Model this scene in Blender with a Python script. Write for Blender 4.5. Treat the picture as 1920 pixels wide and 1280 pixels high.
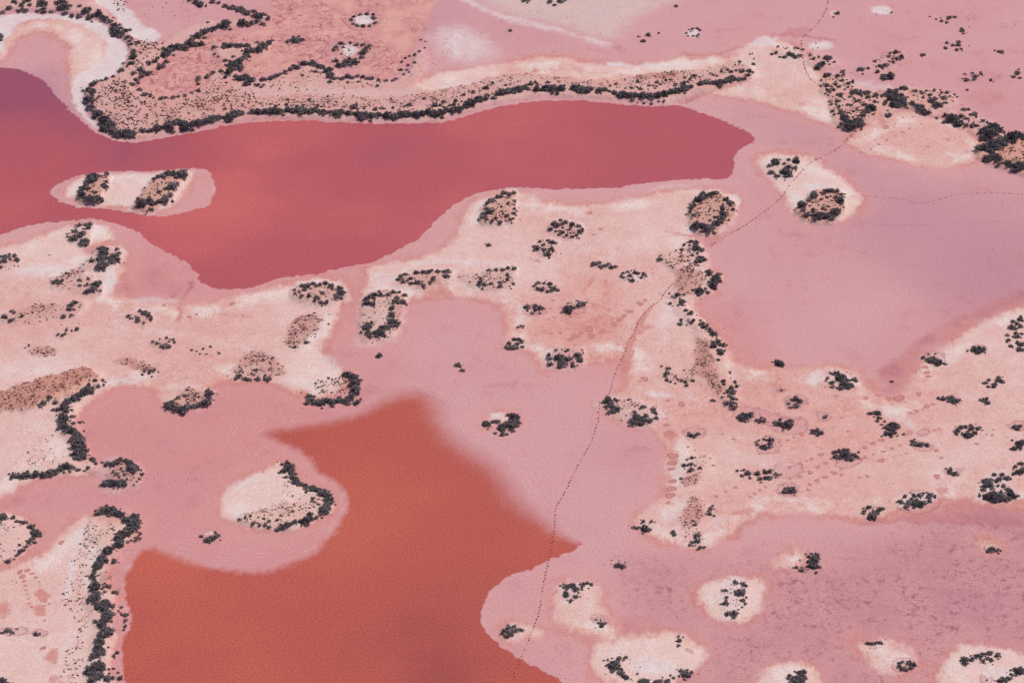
import bpy, math, random
import numpy as np

# ------------------------------------------------------------------ camera, sky, sun, exposure
for o in list(bpy.data.objects):
    bpy.data.objects.remove(o, do_unlink=True)
scn = bpy.context.scene
COL = scn.collection
CAM_H, PITCH, HFOV = 295.0, math.radians(39.0), math.radians(27.0)
cd = bpy.data.cameras.new('camera')
cam = bpy.data.objects.new('camera', cd)
COL.objects.link(cam)
cam.location = (0, 0, CAM_H)
cam.rotation_euler = (math.pi / 2 - PITCH, 0, 0)
cd.sensor_width = 36.0
cd.angle = HFOV
cd.clip_start, cd.clip_end = 1.0, 60000.0
scn.camera = cam

SUN_DIR = np.array([0.62, 0.42, 1.15])
SUN_DIR /= np.linalg.norm(SUN_DIR)
SUN_EL, SUN_AZ = math.asin(SUN_DIR[2]), math.atan2(SUN_DIR[0], SUN_DIR[1])
w = bpy.data.worlds.new('World')
scn.world = w
w.use_nodes = True
wn = w.node_tree
sky = wn.nodes.new('ShaderNodeTexSky')
sky.sky_type = 'NISHITA'
sky.sun_disc = False
sky.sun_elevation = SUN_EL
sky.sun_rotation = SUN_AZ
wn.links.new(sky.outputs[0], wn.nodes['Background'].inputs[0])
wn.nodes['Background'].inputs[1].default_value = 0.09
sd_ = bpy.data.lights.new('sun', 'SUN')
sd_.energy = 3.2
sd_.angle = math.radians(1.2)
sd_.color = (1.0, 0.955, 0.91)
sun = bpy.data.objects.new('sun', sd_)
COL.objects.link(sun)
sun.rotation_euler = (math.pi / 2 - SUN_EL, 0, -SUN_AZ + math.pi)
sun.location = (0, 300, 400)
scn.view_settings.view_transform = 'Standard'
scn.view_settings.look = 'None'
scn.view_settings.gamma = 1.0
scn.view_settings.use_curve_mapping = False
scn.view_settings.exposure = 0.0

# ------------------------------------------------------------------ helpers
random.seed(11)
RNG = np.random.default_rng(11)
KLIT = (1.10, 1.115, 1.215)          # light on level ground at these strengths


def lin(c):
    c = c / 255.0
    return c / 12.92 if c <= 0.04045 else ((c + 0.055) / 1.055) ** 2.4


def alb(r, g, b):
    """surface albedo of level ground that shows as this colour in daylight"""
    return (lin(r) / KLIT[0], lin(g) / KLIT[1], lin(b) / KLIT[2], 1.0)


TH = math.tan(HFOV / 2)


def ground(px, py):
    """photo pixel -> point where its ray meets the level ground"""
    px, py = np.asarray(px, float), np.asarray(py, float)
    u = (px - 960) / 960 * TH
    v = (640 - py) / 960 * TH
    dy = math.cos(PITCH) + v * math.sin(PITCH)
    dz = -math.sin(PITCH) + v * math.cos(PITCH)
    t = -CAM_H / dz
    return u * t, dy * t


def m_per_px(py):
    v = (640 - py) / 960 * TH
    return CAM_H / (math.sin(PITCH) - v * math.cos(PITCH)) * TH / 960


def to_px(x, y):
    f = y * math.cos(PITCH) + CAM_H * math.sin(PITCH)
    up = y * math.sin(PITCH) - CAM_H * math.cos(PITCH)
    return 960 + x / f / TH * 960, 640 - up / f / TH * 960


_tab = RNG.random((256, 256))


def vnoise(x, y):
    xi, yi = np.floor(x).astype(int), np.floor(y).astype(int)
    fx, fy = x - xi, y - yi
    fx, fy = fx * fx * (3 - 2 * fx), fy * fy * (3 - 2 * fy)
    a, b = _tab[xi & 255, yi & 255], _tab[(xi + 1) & 255, yi & 255]
    c, d = _tab[xi & 255, (yi + 1) & 255], _tab[(xi + 1) & 255, (yi + 1) & 255]
    return (a + (b - a) * fx) * (1 - fy) + (c + (d - c) * fx) * fy - 0.5


def fbm(x, y, s, o=4, g=0.5):
    r, a = 0, 1
    for k in range(o):
        r = r + a * vnoise(x * s + 17.3 * k, y * s + 9.1 * k)
        a *= g
        s *= 2.03
    return r


def smooth(pts, closed=True, n=3):
    P = np.array(pts, float)
    out = []
    N = len(P)
    rng = range(N) if closed else range(N - 1)
    for i in rng:
        if closed:
            p0, p1, p2, p3 = P[i - 1], P[i], P[(i + 1) % N], P[(i + 2) % N]
        else:
            p0, p1, p2, p3 = P[max(i - 1, 0)], P[i], P[i + 1], P[min(i + 2, N - 1)]
        for k in range(n):
            t = k / n
            out.append(0.5 * (2 * p1 + (p2 - p0) * t + (2 * p0 - 5 * p1 + 4 * p2 - p3) * t * t
                              + (3 * p1 - p0 - 3 * p2 + p3) * t ** 3))
    if not closed:
        out.append(P[-1])
    return np.array(out)


def pts2(s):
    """'x y  x y ...' -> list of pairs"""
    a = [float(v) for v in s.replace(',', ' ').split()]
    return list(zip(a[0::2], a[1::2]))


def pts3(s):
    a = [float(v) for v in s.replace(',', ' ').split()]
    return list(zip(a[0::3], a[1::3], a[2::3]))


def ell(x, y, rx, ry, rot=0.0, n=14):
    c, s = math.cos(math.radians(rot)), math.sin(math.radians(rot))
    return [(x + rx * math.cos(t) * c - ry * math.sin(t) * s, y + rx * math.cos(t) * s + ry * math.sin(t) * c)
            for t in [2 * math.pi * k / n for k in range(n)]]


# coarse grid on which signed distances are measured
GX0, GX1, GY0, GY1, GS = -192.0, 192.0, 222.0, 552.0, 0.8
gx = np.arange(GX0, GX1 + GS, GS)
gy = np.arange(GY0, GY1 + GS, GS)
GXX, GYY = np.meshgrid(gx, gy)          # [iy, ix]


def sdf(poly_px, sm=3, far=14.0, soft=None):
    """signed distance in metres (inside positive); optional softness per vertex of the outline"""
    P = smooth(poly_px, True, sm) if sm > 1 else np.array(poly_px, float)
    X, Y = ground(P[:, 0], P[:, 1])
    D = np.full(GXX.shape, -far)
    ix0 = max(int((X.min() - far - GX0) / GS), 0)
    ix1 = min(int((X.max() + far - GX0) / GS) + 2, len(gx))
    iy0 = max(int((Y.min() - far - GY0) / GS), 0)
    iy1 = min(int((Y.max() + far - GY0) / GS) + 2, len(gy))
    if ix1 <= ix0 or iy1 <= iy0:
        return (D, None) if soft is not None else D
    qx, qy = GXX[iy0:iy1, ix0:ix1], GYY[iy0:iy1, ix0:ix1]
    best = np.full(qx.shape, 1e9)
    ins = np.zeros(qx.shape, bool)
    N = len(X)
    if soft is not None:
        so = np.interp(np.arange(N) / sm, np.arange(len(soft) + 1), list(soft) + [soft[0]])
        SF = np.ones(GXX.shape)
        sf = np.ones(qx.shape)
    for i in range(N):
        j = (i + 1) % N
        ax, ay, bx, by = X[i], Y[i], X[j], Y[j]
        ex, ey = bx - ax, by - ay
        L = ex * ex + ey * ey + 1e-12
        t = np.clip(((qx - ax) * ex + (qy - ay) * ey) / L, 0, 1)
        d = (qx - ax - t * ex) ** 2 + (qy - ay - t * ey) ** 2
        if soft is not None:
            m = d < best
            sf[m] = so[i]
        best = np.minimum(best, d)
        c = (ay > qy) != (by > qy)
        if c.any():
            ins ^= c & (qx < ex * (qy - ay) / (ey if abs(ey) > 1e-12 else 1e-12) + ax)
    d = np.sqrt(best)
    D[iy0:iy1, ix0:ix1] = np.where(ins, np.minimum(d, far), -np.minimum(d, far))
    if soft is not None:
        SF[iy0:iy1, ix0:ix1] = sf
        return D, SF
    return D


def union(polys, sm=3):
    D = np.full(GXX.shape, -14.0)
    for p in polys:
        D = np.maximum(D, sdf(p, sm))
    return D


def masked(items, sm=3):
    """items: (polygon, softness px, strength) -> soft membership 0..1"""
    M = np.zeros(GXX.shape)
    for it in items:
        p, s = it[0], it[1] * 0.13
        st = it[2] if len(it) > 2 else 1.0
        d = sdf(p, sm)
        q = np.clip(0.5 + d / (2 * s), 0, 1)
        M = np.maximum(M, st * q * q * (3 - 2 * q))
    return M


def sample(F, x, y):
    fx = np.clip((x - GX0) / GS, 0, len(gx) - 1.001)
    fy = np.clip((y - GY0) / GS, 0, len(gy) - 1.001)
    ix, iy = fx.astype(int), fy.astype(int)
    tx, ty = fx - ix, fy - iy
    return ((F[iy, ix] * (1 - tx) + F[iy, ix + 1] * tx) * (1 - ty)
            + (F[iy + 1, ix] * (1 - tx) + F[iy + 1, ix + 1] * tx) * ty)


def scatter_field(ctrl, power=3.0):
    """smooth blend of values given at photo points"""
    c = np.array(ctrl, float)
    wx, wy = ground(c[:, 0], c[:, 1])
    num, den = np.zeros(GXX.shape), np.zeros(GXX.shape)
    for x, y, v in zip(wx, wy, c[:, 2]):
        q = 1.0 / ((GXX - x) ** 2 + (GYY - y) ** 2 + 40.0) ** (power / 2)
        num += q * v
        den += q
    return num / den


def mesh_np(name, V, F, attrs=None, mat=None, smooth_shade=False):
    """V (n,3); F (m,k) with the same corner count for every face"""
    me = bpy.data.meshes.new(name)
    V = np.ascontiguousarray(V, np.float32)
    F = np.ascontiguousarray(F, np.int32)
    k = F.shape[1]
    me.vertices.add(len(V))
    me.vertices.foreach_set('co', V.ravel())
    me.loops.add(F.size)
    me.loops.foreach_set('vertex_index', F.ravel())
    me.polygons.add(len(F))
    me.polygons.foreach_set('loop_start', np.arange(0, F.size, k, dtype=np.int32))
    if smooth_shade:
        me.polygons.foreach_set('use_smooth', np.ones(len(F), bool))
    me.update(calc_edges=True)
    for n, a in (attrs or {}).items():
        at = me.attributes.new(n, 'FLOAT', 'POINT')
        at.data.foreach_set('value', np.ascontiguousarray(a, np.float32))
    if mat:
        me.materials.append(mat)
    return me


def add(name, me, kind=None, label=None, cat=None, group=None):
    o = bpy.data.objects.new(name, me)
    COL.objects.link(o)
    if kind:
        o['kind'] = kind
    if label:
        o['label'] = label
    if cat:
        o['category'] = cat
    if group:
        o['group'] = group
    return o


class NT:
    """small wrapper for building node materials"""

    def __init__(s, name):
        s.m = bpy.data.materials.new(name)
        s.m.use_nodes = True
        s.t = s.m.node_tree
        s.t.nodes.clear()
        s.out = s.t.nodes.new('ShaderNodeOutputMaterial')
        s.pos = s.t.nodes.new('ShaderNodeNewGeometry').outputs['Position']

    def put(s, sock, v):
        if hasattr(v, 'is_output'):
            s.t.links.new(v, sock)
        else:
            sock.default_value = v

    def math(s, op, a, b=0.0, clamp=False):
        n = s.t.nodes.new('ShaderNodeMath')
        n.operation = op
        n.use_clamp = clamp
        s.put(n.inputs[0], a)
        s.put(n.inputs[1], b)
        return n.outputs[0]

    def mul(s, a, b): return s.math('MULTIPLY', a, b)

    def plus(s, a, b): return s.math('ADD', a, b)

    def sub(s, a, b): return s.math('SUBTRACT', a, b)

    def step(s, x, lo, hi, a=0.0, b=1.0):
        n = s.t.nodes.new('ShaderNodeMapRange')
        n.interpolation_type = 'SMOOTHSTEP'
        s.put(n.inputs[0], x)
        n.inputs[1].default_value, n.inputs[2].default_value = lo, hi
        n.inputs[3].default_value, n.inputs[4].default_value = a, b
        return n.outputs[0]

    def mix(s, f, a, b, mode='MIX'):
        n = s.t.nodes.new('ShaderNodeMix')
        n.data_type = 'RGBA'
        n.blend_type = mode
        s.put(n.inputs[0], f)
        s.put(n.inputs[6], a)
        s.put(n.inputs[7], b)
        return n.outputs[2]

    def vscale(s, k, off=(0, 0, 0)):
        n = s.t.nodes.new('ShaderNodeMapping')
        s.t.links.new(s.pos, n.inputs[0])
        n.inputs['Scale'].default_value = k
        n.inputs['Location'].default_value = off
        return n.outputs[0]

    def noise(s, scale, detail=3.0, rough=0.55, off=0.0, vec=None, dist=0.0):
        n = s.t.nodes.new('ShaderNodeTexNoise')
        s.t.links.new(vec or (s.vscale((1, 1, 1), (off, off * 1.7, 0)) if off else s.pos), n.inputs['Vector'])
        n.inputs['Scale'].default_value = scale
        n.inputs['Detail'].default_value = detail
        n.inputs['Roughness'].default_value = rough
        n.inputs['Distortion'].default_value = dist
        return n.outputs[0]

    def voro(s, scale, feature='F1'):
        n = s.t.nodes.new('ShaderNodeTexVoronoi')
        n.feature = feature
        s.t.links.new(s.pos, n.inputs['Vector'])
        n.inputs['Scale'].default_value = scale
        return n.outputs[0]

    def attr(s, name):
        n = s.t.nodes.new('ShaderNodeAttribute')
        n.attribute_name = name
        return n.outputs['Fac']

    def bsdf(s, col, rough=0.9, spec=0.2, normal=None):
        n = s.t.nodes.new('ShaderNodeBsdfPrincipled')
        s.put(n.inputs['Base Color'], col)
        s.put(n.inputs['Roughness'], rough)
        s.put(n.inputs['Specular IOR Level'], spec)
        if normal is not None:
            s.t.links.new(normal, n.inputs['Normal'])
        return n.outputs[0]

    def bump(s, h, strength=0.3, dist=0.1):
        n = s.t.nodes.new('ShaderNodeBump')
        n.inputs['Strength'].default_value = strength
        n.inputs['Distance'].default_value = dist
        s.t.links.new(h, n.inputs['Height'])
        return n.outputs[0]

    def done(s, sh):
        s.t.links.new(sh, s.out.inputs[0])
        return s.m

# ------------------------------------------------------------------ outlines traced from the photograph (photo pixels)
WATER_UP = pts2("""-70 128 0 126 25 127 48 134 70 144 82 152 95 168 108 182 122 196 138 212 155 228 172 242 190 253 210 261 235 266 262 266
300 261 340 252 380 245 430 234 480 229 520 227 580 226 640 229 700 231 760 231 810 230 850 225 885 214 920 203 960 195 1000 190 1040 188
1080 188 1120 190 1160 195 1200 198 1230 199 1255 197 1270 196 1290 202 1320 213 1350 224 1375 233 1395 243 1412 254 1419 261 1412 267
1400 274 1385 282 1379 289 1377 300 1379 315 1376 325 1368 334 1350 338 1330 337 1300 338 1250 341 1200 346 1150 353 1100 354 1050 356
1000 353 960 352 940 354 915 359 890 367 870 375 848 388 832 402 815 418 800 434 785 450 765 460 740 472 715 485 690 494 660 500 630 506
600 512 560 518 520 523 500 530 480 537 455 542 430 543 405 541 385 535 372 526 369 518 375 514 360 507 357 495 340 488 325 480 310 473
295 463 280 455 268 443 258 435 245 430 225 424 205 416 190 413 165 411 140 414 110 416 80 420 50 424 25 433 0 440 -60 452 -110 440 -150 380 -165 300 -155 210 -120 150""")
ISLE_HOLE = pts2("""94 362 105 349 125 338 150 330 190 324 230 322 300 321 350 317 370 317 390 321 397 330 399 345 404 355 398 368 395 382
385 388 360 394 335 400 300 405 270 402 230 396 190 390 150 388 120 380 105 372""")
# x y softness(px)
WATER_LOW = pts3("""260 1345 3 242 1312 3 235 1280 3 230 1262 3 227 1240 3 226 1225 3 228 1205 3 234 1190 3 243 1175 3 246 1160 3 243 1150 3 236 1130 4
231 1105 5 230 1085 6 238 1065 7 250 1045 8 258 1032 9 270 1026 10 290 1023 12 310 1028 14 330 1036 14 350 1044 14 375 1053 12 400 1060 10
430 1064 10 460 1067 12 490 1064 16 520 1058 16 550 1047 14 580 1033 12 605 1012 10 625 990 10 638 970 8 646 950 8 645 930 8 636 915 10
615 902 10 600 892 10 585 880 12 575 862 12 560 850 12 540 840 12 515 832 16 496 824 20 486 816 22 492 807 20 510 801 18 540 795 20
580 789 20 620 782 20 650 774 20 680 763 26 698 750 32 718 736 36 745 727 38 775 724 38 802 727 38 822 737 38 834 752 42 843 768 44
845 785 40 860 805 44 880 822 44 905 838 46 935 855 44 955 875 44 975 900 44 985 920 44 1010 945 40 1035 965 36 1055 985 30 1070 1000 22
1085 1010 10 1098 1017 3 1090 1025 2 1075 1033 2 1055 1040 2 1035 1048 2 1015 1056 2 995 1066 2 970 1077 2 950 1082 2 935 1092 2
920 1107 2 908 1128 2 902 1147 2 905 1165 2 914 1182 2 928 1198 2 945 1212 2 965 1227 2 985 1238 2 1005 1249 2 1030 1263 2 1055 1275 2
1070 1285 2 1095 1305 2 1090 1330 2 1020 1358 2 900 1385 3 760 1400 4 600 1398 4 450 1385 4 330 1368 3""")

CRUST = [pts2(s) for s in (
 """-60 480 0 466 40 455 80 440 120 424 160 420 200 424 215 440 205 452 175 458 155 470 175 476 215 462 232 472 235 490 228 515 215 540
 225 555 270 568 300 570 330 572 370 570 420 562 450 552 490 545 530 535 570 526 610 523 640 527 650 540 645 560 632 585 630 605 615 630
 602 650 605 665 615 680 640 695 645 702 630 735 590 745 570 738 540 728 510 716 490 710 440 712 405 712 395 725 350 745 310 755 300 738
 285 728 265 724 240 722 220 722 200 730 180 745 160 765 145 785 135 800 140 840 150 865 180 870 190 880 150 890 100 892 60 897 40 912 10 930 -60 950 -110 930 -130 860 -105 780 -125 690 -100 600 -120 520""",
 """700 500 740 492 800 480 840 465 858 440 865 415 875 395 900 375 940 362 980 360 1010 375 1060 385 1120 385 1180 372 1240 362 1300 353
 1340 355 1375 365 1385 385 1378 405 1365 425 1340 437 1310 440 1295 447 1310 455 1325 480 1335 510 1350 520 1345 545 1310 560 1305 580
 1330 610 1355 640 1375 665 1390 685 1440 688 1480 692 1520 690 1560 688 1600 695 1625 715 1640 735 1665 752 1690 745 1710 715 1725 690
 1730 670 1760 655 1790 635 1830 612 1880 590 1950 565 2000 585 2030 650 2010 730 2035 810 2015 890 1975 945 1900 950 1850 942 1810 930 1780 945 1740 958 1690 965 1640 972 1580 970
 1520 965 1460 960 1420 970 1385 985 1370 1000 1340 1020 1310 1027 1270 1020 1230 1010 1195 985 1200 970 1225 950 1245 930 1250 900
 1248 870 1255 845 1240 820 1215 800 1185 800 1150 785 1125 755 1150 740 1172 728 1180 700 1175 670 1140 672 1100 678 1060 685 1020 690
 1000 665 960 655 945 650 950 620 948 590 935 575 905 562 860 556 820 558 780 562 750 575 745 600 745 625 720 637 680 632 678 600 676 560
 685 540 688 520""",
 """165 966 182 972 195 985 235 975 250 990 240 1010 205 1040 200 1080 210 1110 205 1160 215 1190 205 1240 212 1300 150 1345 40 1360 -50 1330 -100 1250 -80 1160 -40 1085 0 1073 30 1058 70 1042 95 1020
 120 1000 145 975""",
 "-90 965 0 962 30 970 50 982 70 996 62 1015 45 1032 20 1050 -90 1080",
 "415 945 430 915 460 895 500 880 525 868 545 880 560 905 600 915 625 935 620 960 590 980 540 995 490 992 450 985 425 970",
 "905 790 915 780 935 774 955 772 965 780 955 795 930 795",
 "1040 1105 1060 1092 1110 1095 1125 1115 1125 1140 1150 1160 1160 1175 1150 1195 1100 1190 1060 1175 1045 1150",
 "945 1183 960 1172 985 1172 1005 1175 1018 1185 1010 1196 985 1194 960 1198",
 "1110 1215 1130 1200 1180 1190 1240 1185 1290 1195 1320 1215 1320 1240 1290 1262 1250 1285 1180 1290 1130 1275 1112 1250",
 "1310 1110 1330 1095 1370 1085 1420 1085 1432 1110 1425 1140 1400 1160 1375 1167 1340 1158 1315 1135",
 "1450 1055 1470 1037 1500 1033 1515 1045 1495 1060 1470 1062",
 "1600 1205 1650 1200 1690 1205 1715 1225 1715 1250 1690 1265 1650 1258 1625 1235",
 "1765 1250 1785 1215 1830 1208 1880 1213 1930 1235 1970 1250 1985 1290 1940 1330 1850 1340 1785 1315 1760 1275",
 "1430 1265 1450 1245 1480 1238 1520 1245 1535 1265 1525 1310 1430 1310",
 "1418 300 1440 290 1480 288 1520 296 1545 312 1580 335 1605 355 1618 375 1605 400 1570 415 1530 418 1500 407 1480 388 1470 365 1450 350 1432 325",
 "1590 265 1640 230 1700 212 1780 228 1830 262 1838 290 1800 310 1740 315 1680 300 1620 285",
 "122 362 140 340 180 330 250 327 300 324 360 320 358 340 335 375 310 392 270 390 220 387 170 383 140 375",
 "1330 178 1400 150 1370 115 1400 82 1440 72 1480 82 1510 110 1545 150 1560 195 1575 235 1545 230 1500 215 1440 195 1380 182",
 "1835 1020 1850 1015 1875 1018 1880 1028 1860 1033 1842 1032",
 "-60 110 -5 100 15 62 50 42 90 36 140 44 185 65 202 95 190 120 165 134 144 150 138 175 134 150 133 115 126 80 100 64 60 60 25 78 5 112",
 "780 168 800 148 860 132 940 120 1040 108 1100 118 1160 125 1240 115 1330 105 1370 118 1240 140 1100 150 960 140 840 168")]

SALT = [  # white salt beaches and efflorescence: outline, softness, strength
 (pts2("""-60 40 0 30 40 24 100 27 150 33 190 45 215 63 235 85 238 105 225 132 200 148 170 160 158 172 157 195 165 215 185 238 176 238
 152 213 138 190 136 165 142 145 165 130 190 115 200 95 195 75 170 55 130 42 80 34 40 42 12 72 -5 105 -60 118"""), 9, .95),
 (pts2("145 -20 205 -20 260 40 300 65 288 80 252 72 220 35 190 15"), 10, .9),
 (ell(870, 85, 66, 36, 15), 50, .55), (pts2('430 168 480 158 560 162 700 172 790 165 900 150 1000 148 1100 152 1000 156 900 162 800 180 700 186 600 180 480 184'), 12, .55), (pts2("830 -20 870 5 920 28 980 48 1060 66 1130 88 1160 86 1120 74 1040 50 960 30 900 8 870 -20"), 16, .6),
 (ell(1160, 122, 28, 5), 10, .7), (ell(1235, 123, 40, 6, -5), 12, .7), (ell(1430, 78, 32, 8, -10), 10, .85), (ell(1540, 85, 25, 9), 12, .7),
 (ell(1655, 20, 20, 8), 8, .85), (ell(1560, 25, 10, 5), 6, .6), (ell(1300, 62, 14, 6), 6, .9), (ell(683, 38, 20, 9), 6, .9),
 (ell(655, 95, 16, 11), 8, .7), (ell(520, 140, 60, 8), 20, .0),
 (ell(1000, 375, 14, 14), 14, .5), (ell(1270, 350, 90, 6, -6), 14, .35), (ell(1375, 372, 10, 12, 30), 8, .6),
 (ell(1530, 352, 28, 7, 5), 8, .8), (ell(1490, 372, 12, 12), 8, .7), (ell(1450, 300, 26, 6), 8, .5),
 (ell(860, 492, 110, 7, 1), 14, .55), (ell(730, 522, 34, 14), 14, .5), (ell(1080, 418, 24, 7, 25), 8, .5),
 (ell(1130, 460, 130, 40), 60, .25), (ell(1310, 470, 30, 8, 20), 10, .5), (ell(1250, 600, 12, 50, 10), 14, .55),
 (ell(710, 588, 18, 8), 8, .6), (ell(600, 530, 50, 5), 8, .6), (ell(620, 680, 26, 14, 35), 14, .55), (ell(90, 510, 60, 16), 24, .6),
 (ell(180, 430, 26, 12), 10, .5), (ell(205, 530, 16, 26, 20), 10, .6), (ell(225, 465, 8, 8), 6, .5), (ell(250, 330, 100, 8, -2), 14, .5),
 (ell(260, 385, 60, 7, 5), 10, .5), (ell(140, 360, 16, 16), 10, .4), (ell(340, 630, 150, 20, 10), 40, .35), (ell(60, 690, 110, 26, -6), 40, .4),
 (ell(215, 718, 50, 8, -8), 14, .6), (ell(150, 30, 0, 0), 1, 0), (ell(60, 800, 60, 24, -20), 40, .4), (ell(195, 887, 9, 7), 6, .8),
 (ell(290, 565, 60, 8), 14, .5), (pts2("118 1100 132 1040 146 1000 156 985 164 985 158 1010 146 1045 140 1085 128 1115 112 1130"), 6, .65), (pts2("112 1285 118 1240 122 1215 138 1205 140 1150 130 1142 126 1180 108 1212 100 1285"), 10, .5),
 (ell(460, 905, 40, 8, -28), 10, .5), (ell(440, 965, 14, 12), 10, .5), (ell(455, 988, 30, 2.5, 12), 4, .6), (ell(930, 779, 14, 4, -15), 4, .95),
 (ell(390, 1000, 12, 3.5, -15), 4, .9), (ell(1150, 1262, 0, 0), 1, 0), (ell(1225, 1250, 50, 14, 10), 16, .7), (ell(1370, 1092, 40, 6, -8), 8, .65), (ell(1330, 1122, 14, 16), 12, .5),
 (ell(1412, 1120, 9, 22), 10, .4), (ell(1110, 1128, 16, 8), 12, .4), (ell(1495, 1042, 12, 5), 6, .6), (ell(1475, 1255, 22, 8), 10, .6), (ell(1850, 1218, 60, 6, 10), 10, .5), (ell(1880, 1262, 50, 14), 16, .6),
 (ell(1690, 1240, 22, 7), 12, .4), (ell(1530, 708, 14, 16), 10, .55), (ell(1230, 738, 40, 8, 12), 14, .55), (ell(1300, 745, 28, 10, 25), 16, .5), (ell(1375, 700, 10, 36, -15), 12, .4), (ell(1250, 968, 18, 14), 12, .6),
 (ell(1345, 975, 18, 16), 16, .5), (ell(1420, 868, 90, 10, 4), 24, .4), (ell(1680, 780, 50, 12, 30), 18, .45), (ell(1790, 870, 70, 30, -30), 40, .35), (ell(1830, 730, 60, 20), 40, .3),
 (ell(1870, 600, 50, 12, -25), 14, .4), (ell(1720, 300, 70, 6, 6), 16, .35), (pts2("1565 150 1620 150 1680 165 1650 172 1600 165"), 10, .5), (pts2("1840 212 1880 238 1870 246 1835 222"), 8, .4), (ell(1830, 282, 20, 8), 8, .4)]

SAND = [  # orange sand of the vegetated banks and dunes
 (pts2("""160 172 190 155 225 137 242 105 236 80 210 52 185 36 150 28 100 22 40 20 -90 22 -90 -20 150 -20 175 8 205 30 240 62 290 84 330 62 370 45
 420 40 480 34 510 36 470 50 420 56 380 72 350 92 310 112 285 132 252 150 256 170 290 182 340 180 380 160 400 142 410 112 398 90 460 82 515 78
 502 96 465 112 445 142 470 150 500 152 560 134 600 118 640 146 700 150 735 155 760 142 770 122 790 95 800 110 795 135 785 162 840 168 960 142 1100 150 1240 140
 1380 120 1412 130 1412 150 1370 162 1300 180 1240 196 1180 190 1100 182 1020 181 940 192 880 207 830 224 760 228 640 226 500 222 420 231
 330 246 260 262 215 255 190 232 166 208"""), 6, .66),
 (pts2("420 170 480 160 560 165 700 175 780 172 860 168 850 182 760 190 620 180 480 180"), 14, 0),
 (pts2("1540 152 1580 142 1600 160 1620 172 1680 172 1700 165 1760 172 1795 185 1780 208 1740 218 1700 205 1660 220 1615 240 1585 242 1565 225 1555 195"), 6, .75),
 (pts2("1770 215 1800 205 1830 215 1855 235 1880 250 1875 262 1840 255 1800 240 1775 228"), 6, .6),
 (pts2("1830 280 1870 262 1925 250 1990 250 1990 330 1900 325 1850 305"), 5, 1),
 (pts2("1450 95 1500 90 1560 108 1575 125 1540 130 1490 112"), 6, .5), (pts2("1605 135 1640 112 1690 95 1702 110 1670 130 1620 142"), 6, .35),
 (pts2("-90 745 0 738 60 716 130 697 170 692 197 708 180 728 140 745 110 752 50 770 -90 776"), 5, 1),
 (pts2("110 770 160 740 190 715 200 722 165 755 140 775 150 800 158 840 190 875 240 860 265 880 258 905 225 912 200 895 150 880 130 890 20 895 10 885 60 870 120 860 130 830 105 790"), 6, .55),
 (pts2("180 960 225 955 260 975 262 995 225 1040 205 1070 210 1110 225 1150 210 1180 205 1290 165 1290 165 1240 175 1180 165 1150 170 1085 185 1030 165 1000"), 8, .55),
 (pts2("440 975 500 955 560 940 600 920 622 940 600 972 540 992 480 990"), 6, .7),
 (pts2("1238 485 1270 465 1310 452 1328 480 1340 510 1352 525 1330 550 1305 560 1290 580 1330 620 1362 650 1368 700 1385 745 1380 766 1362 765 1335 735 1300 720 1250 712 1245 692 1300 690 1320 660 1290 610 1262 575 1262 545 1275 520"), 6, .6),
 (pts2("870 515 905 515 905 530 870 530"), 5, .6), (pts2("-40 985 25 978 55 990 62 1005 40 1030 -40 1060"), 8, .5),
 (ell(1300, 880, 34, 26, -30), 10, .35), (ell(1300, 965, 30, 32, 0), 10, .35)]

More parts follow.
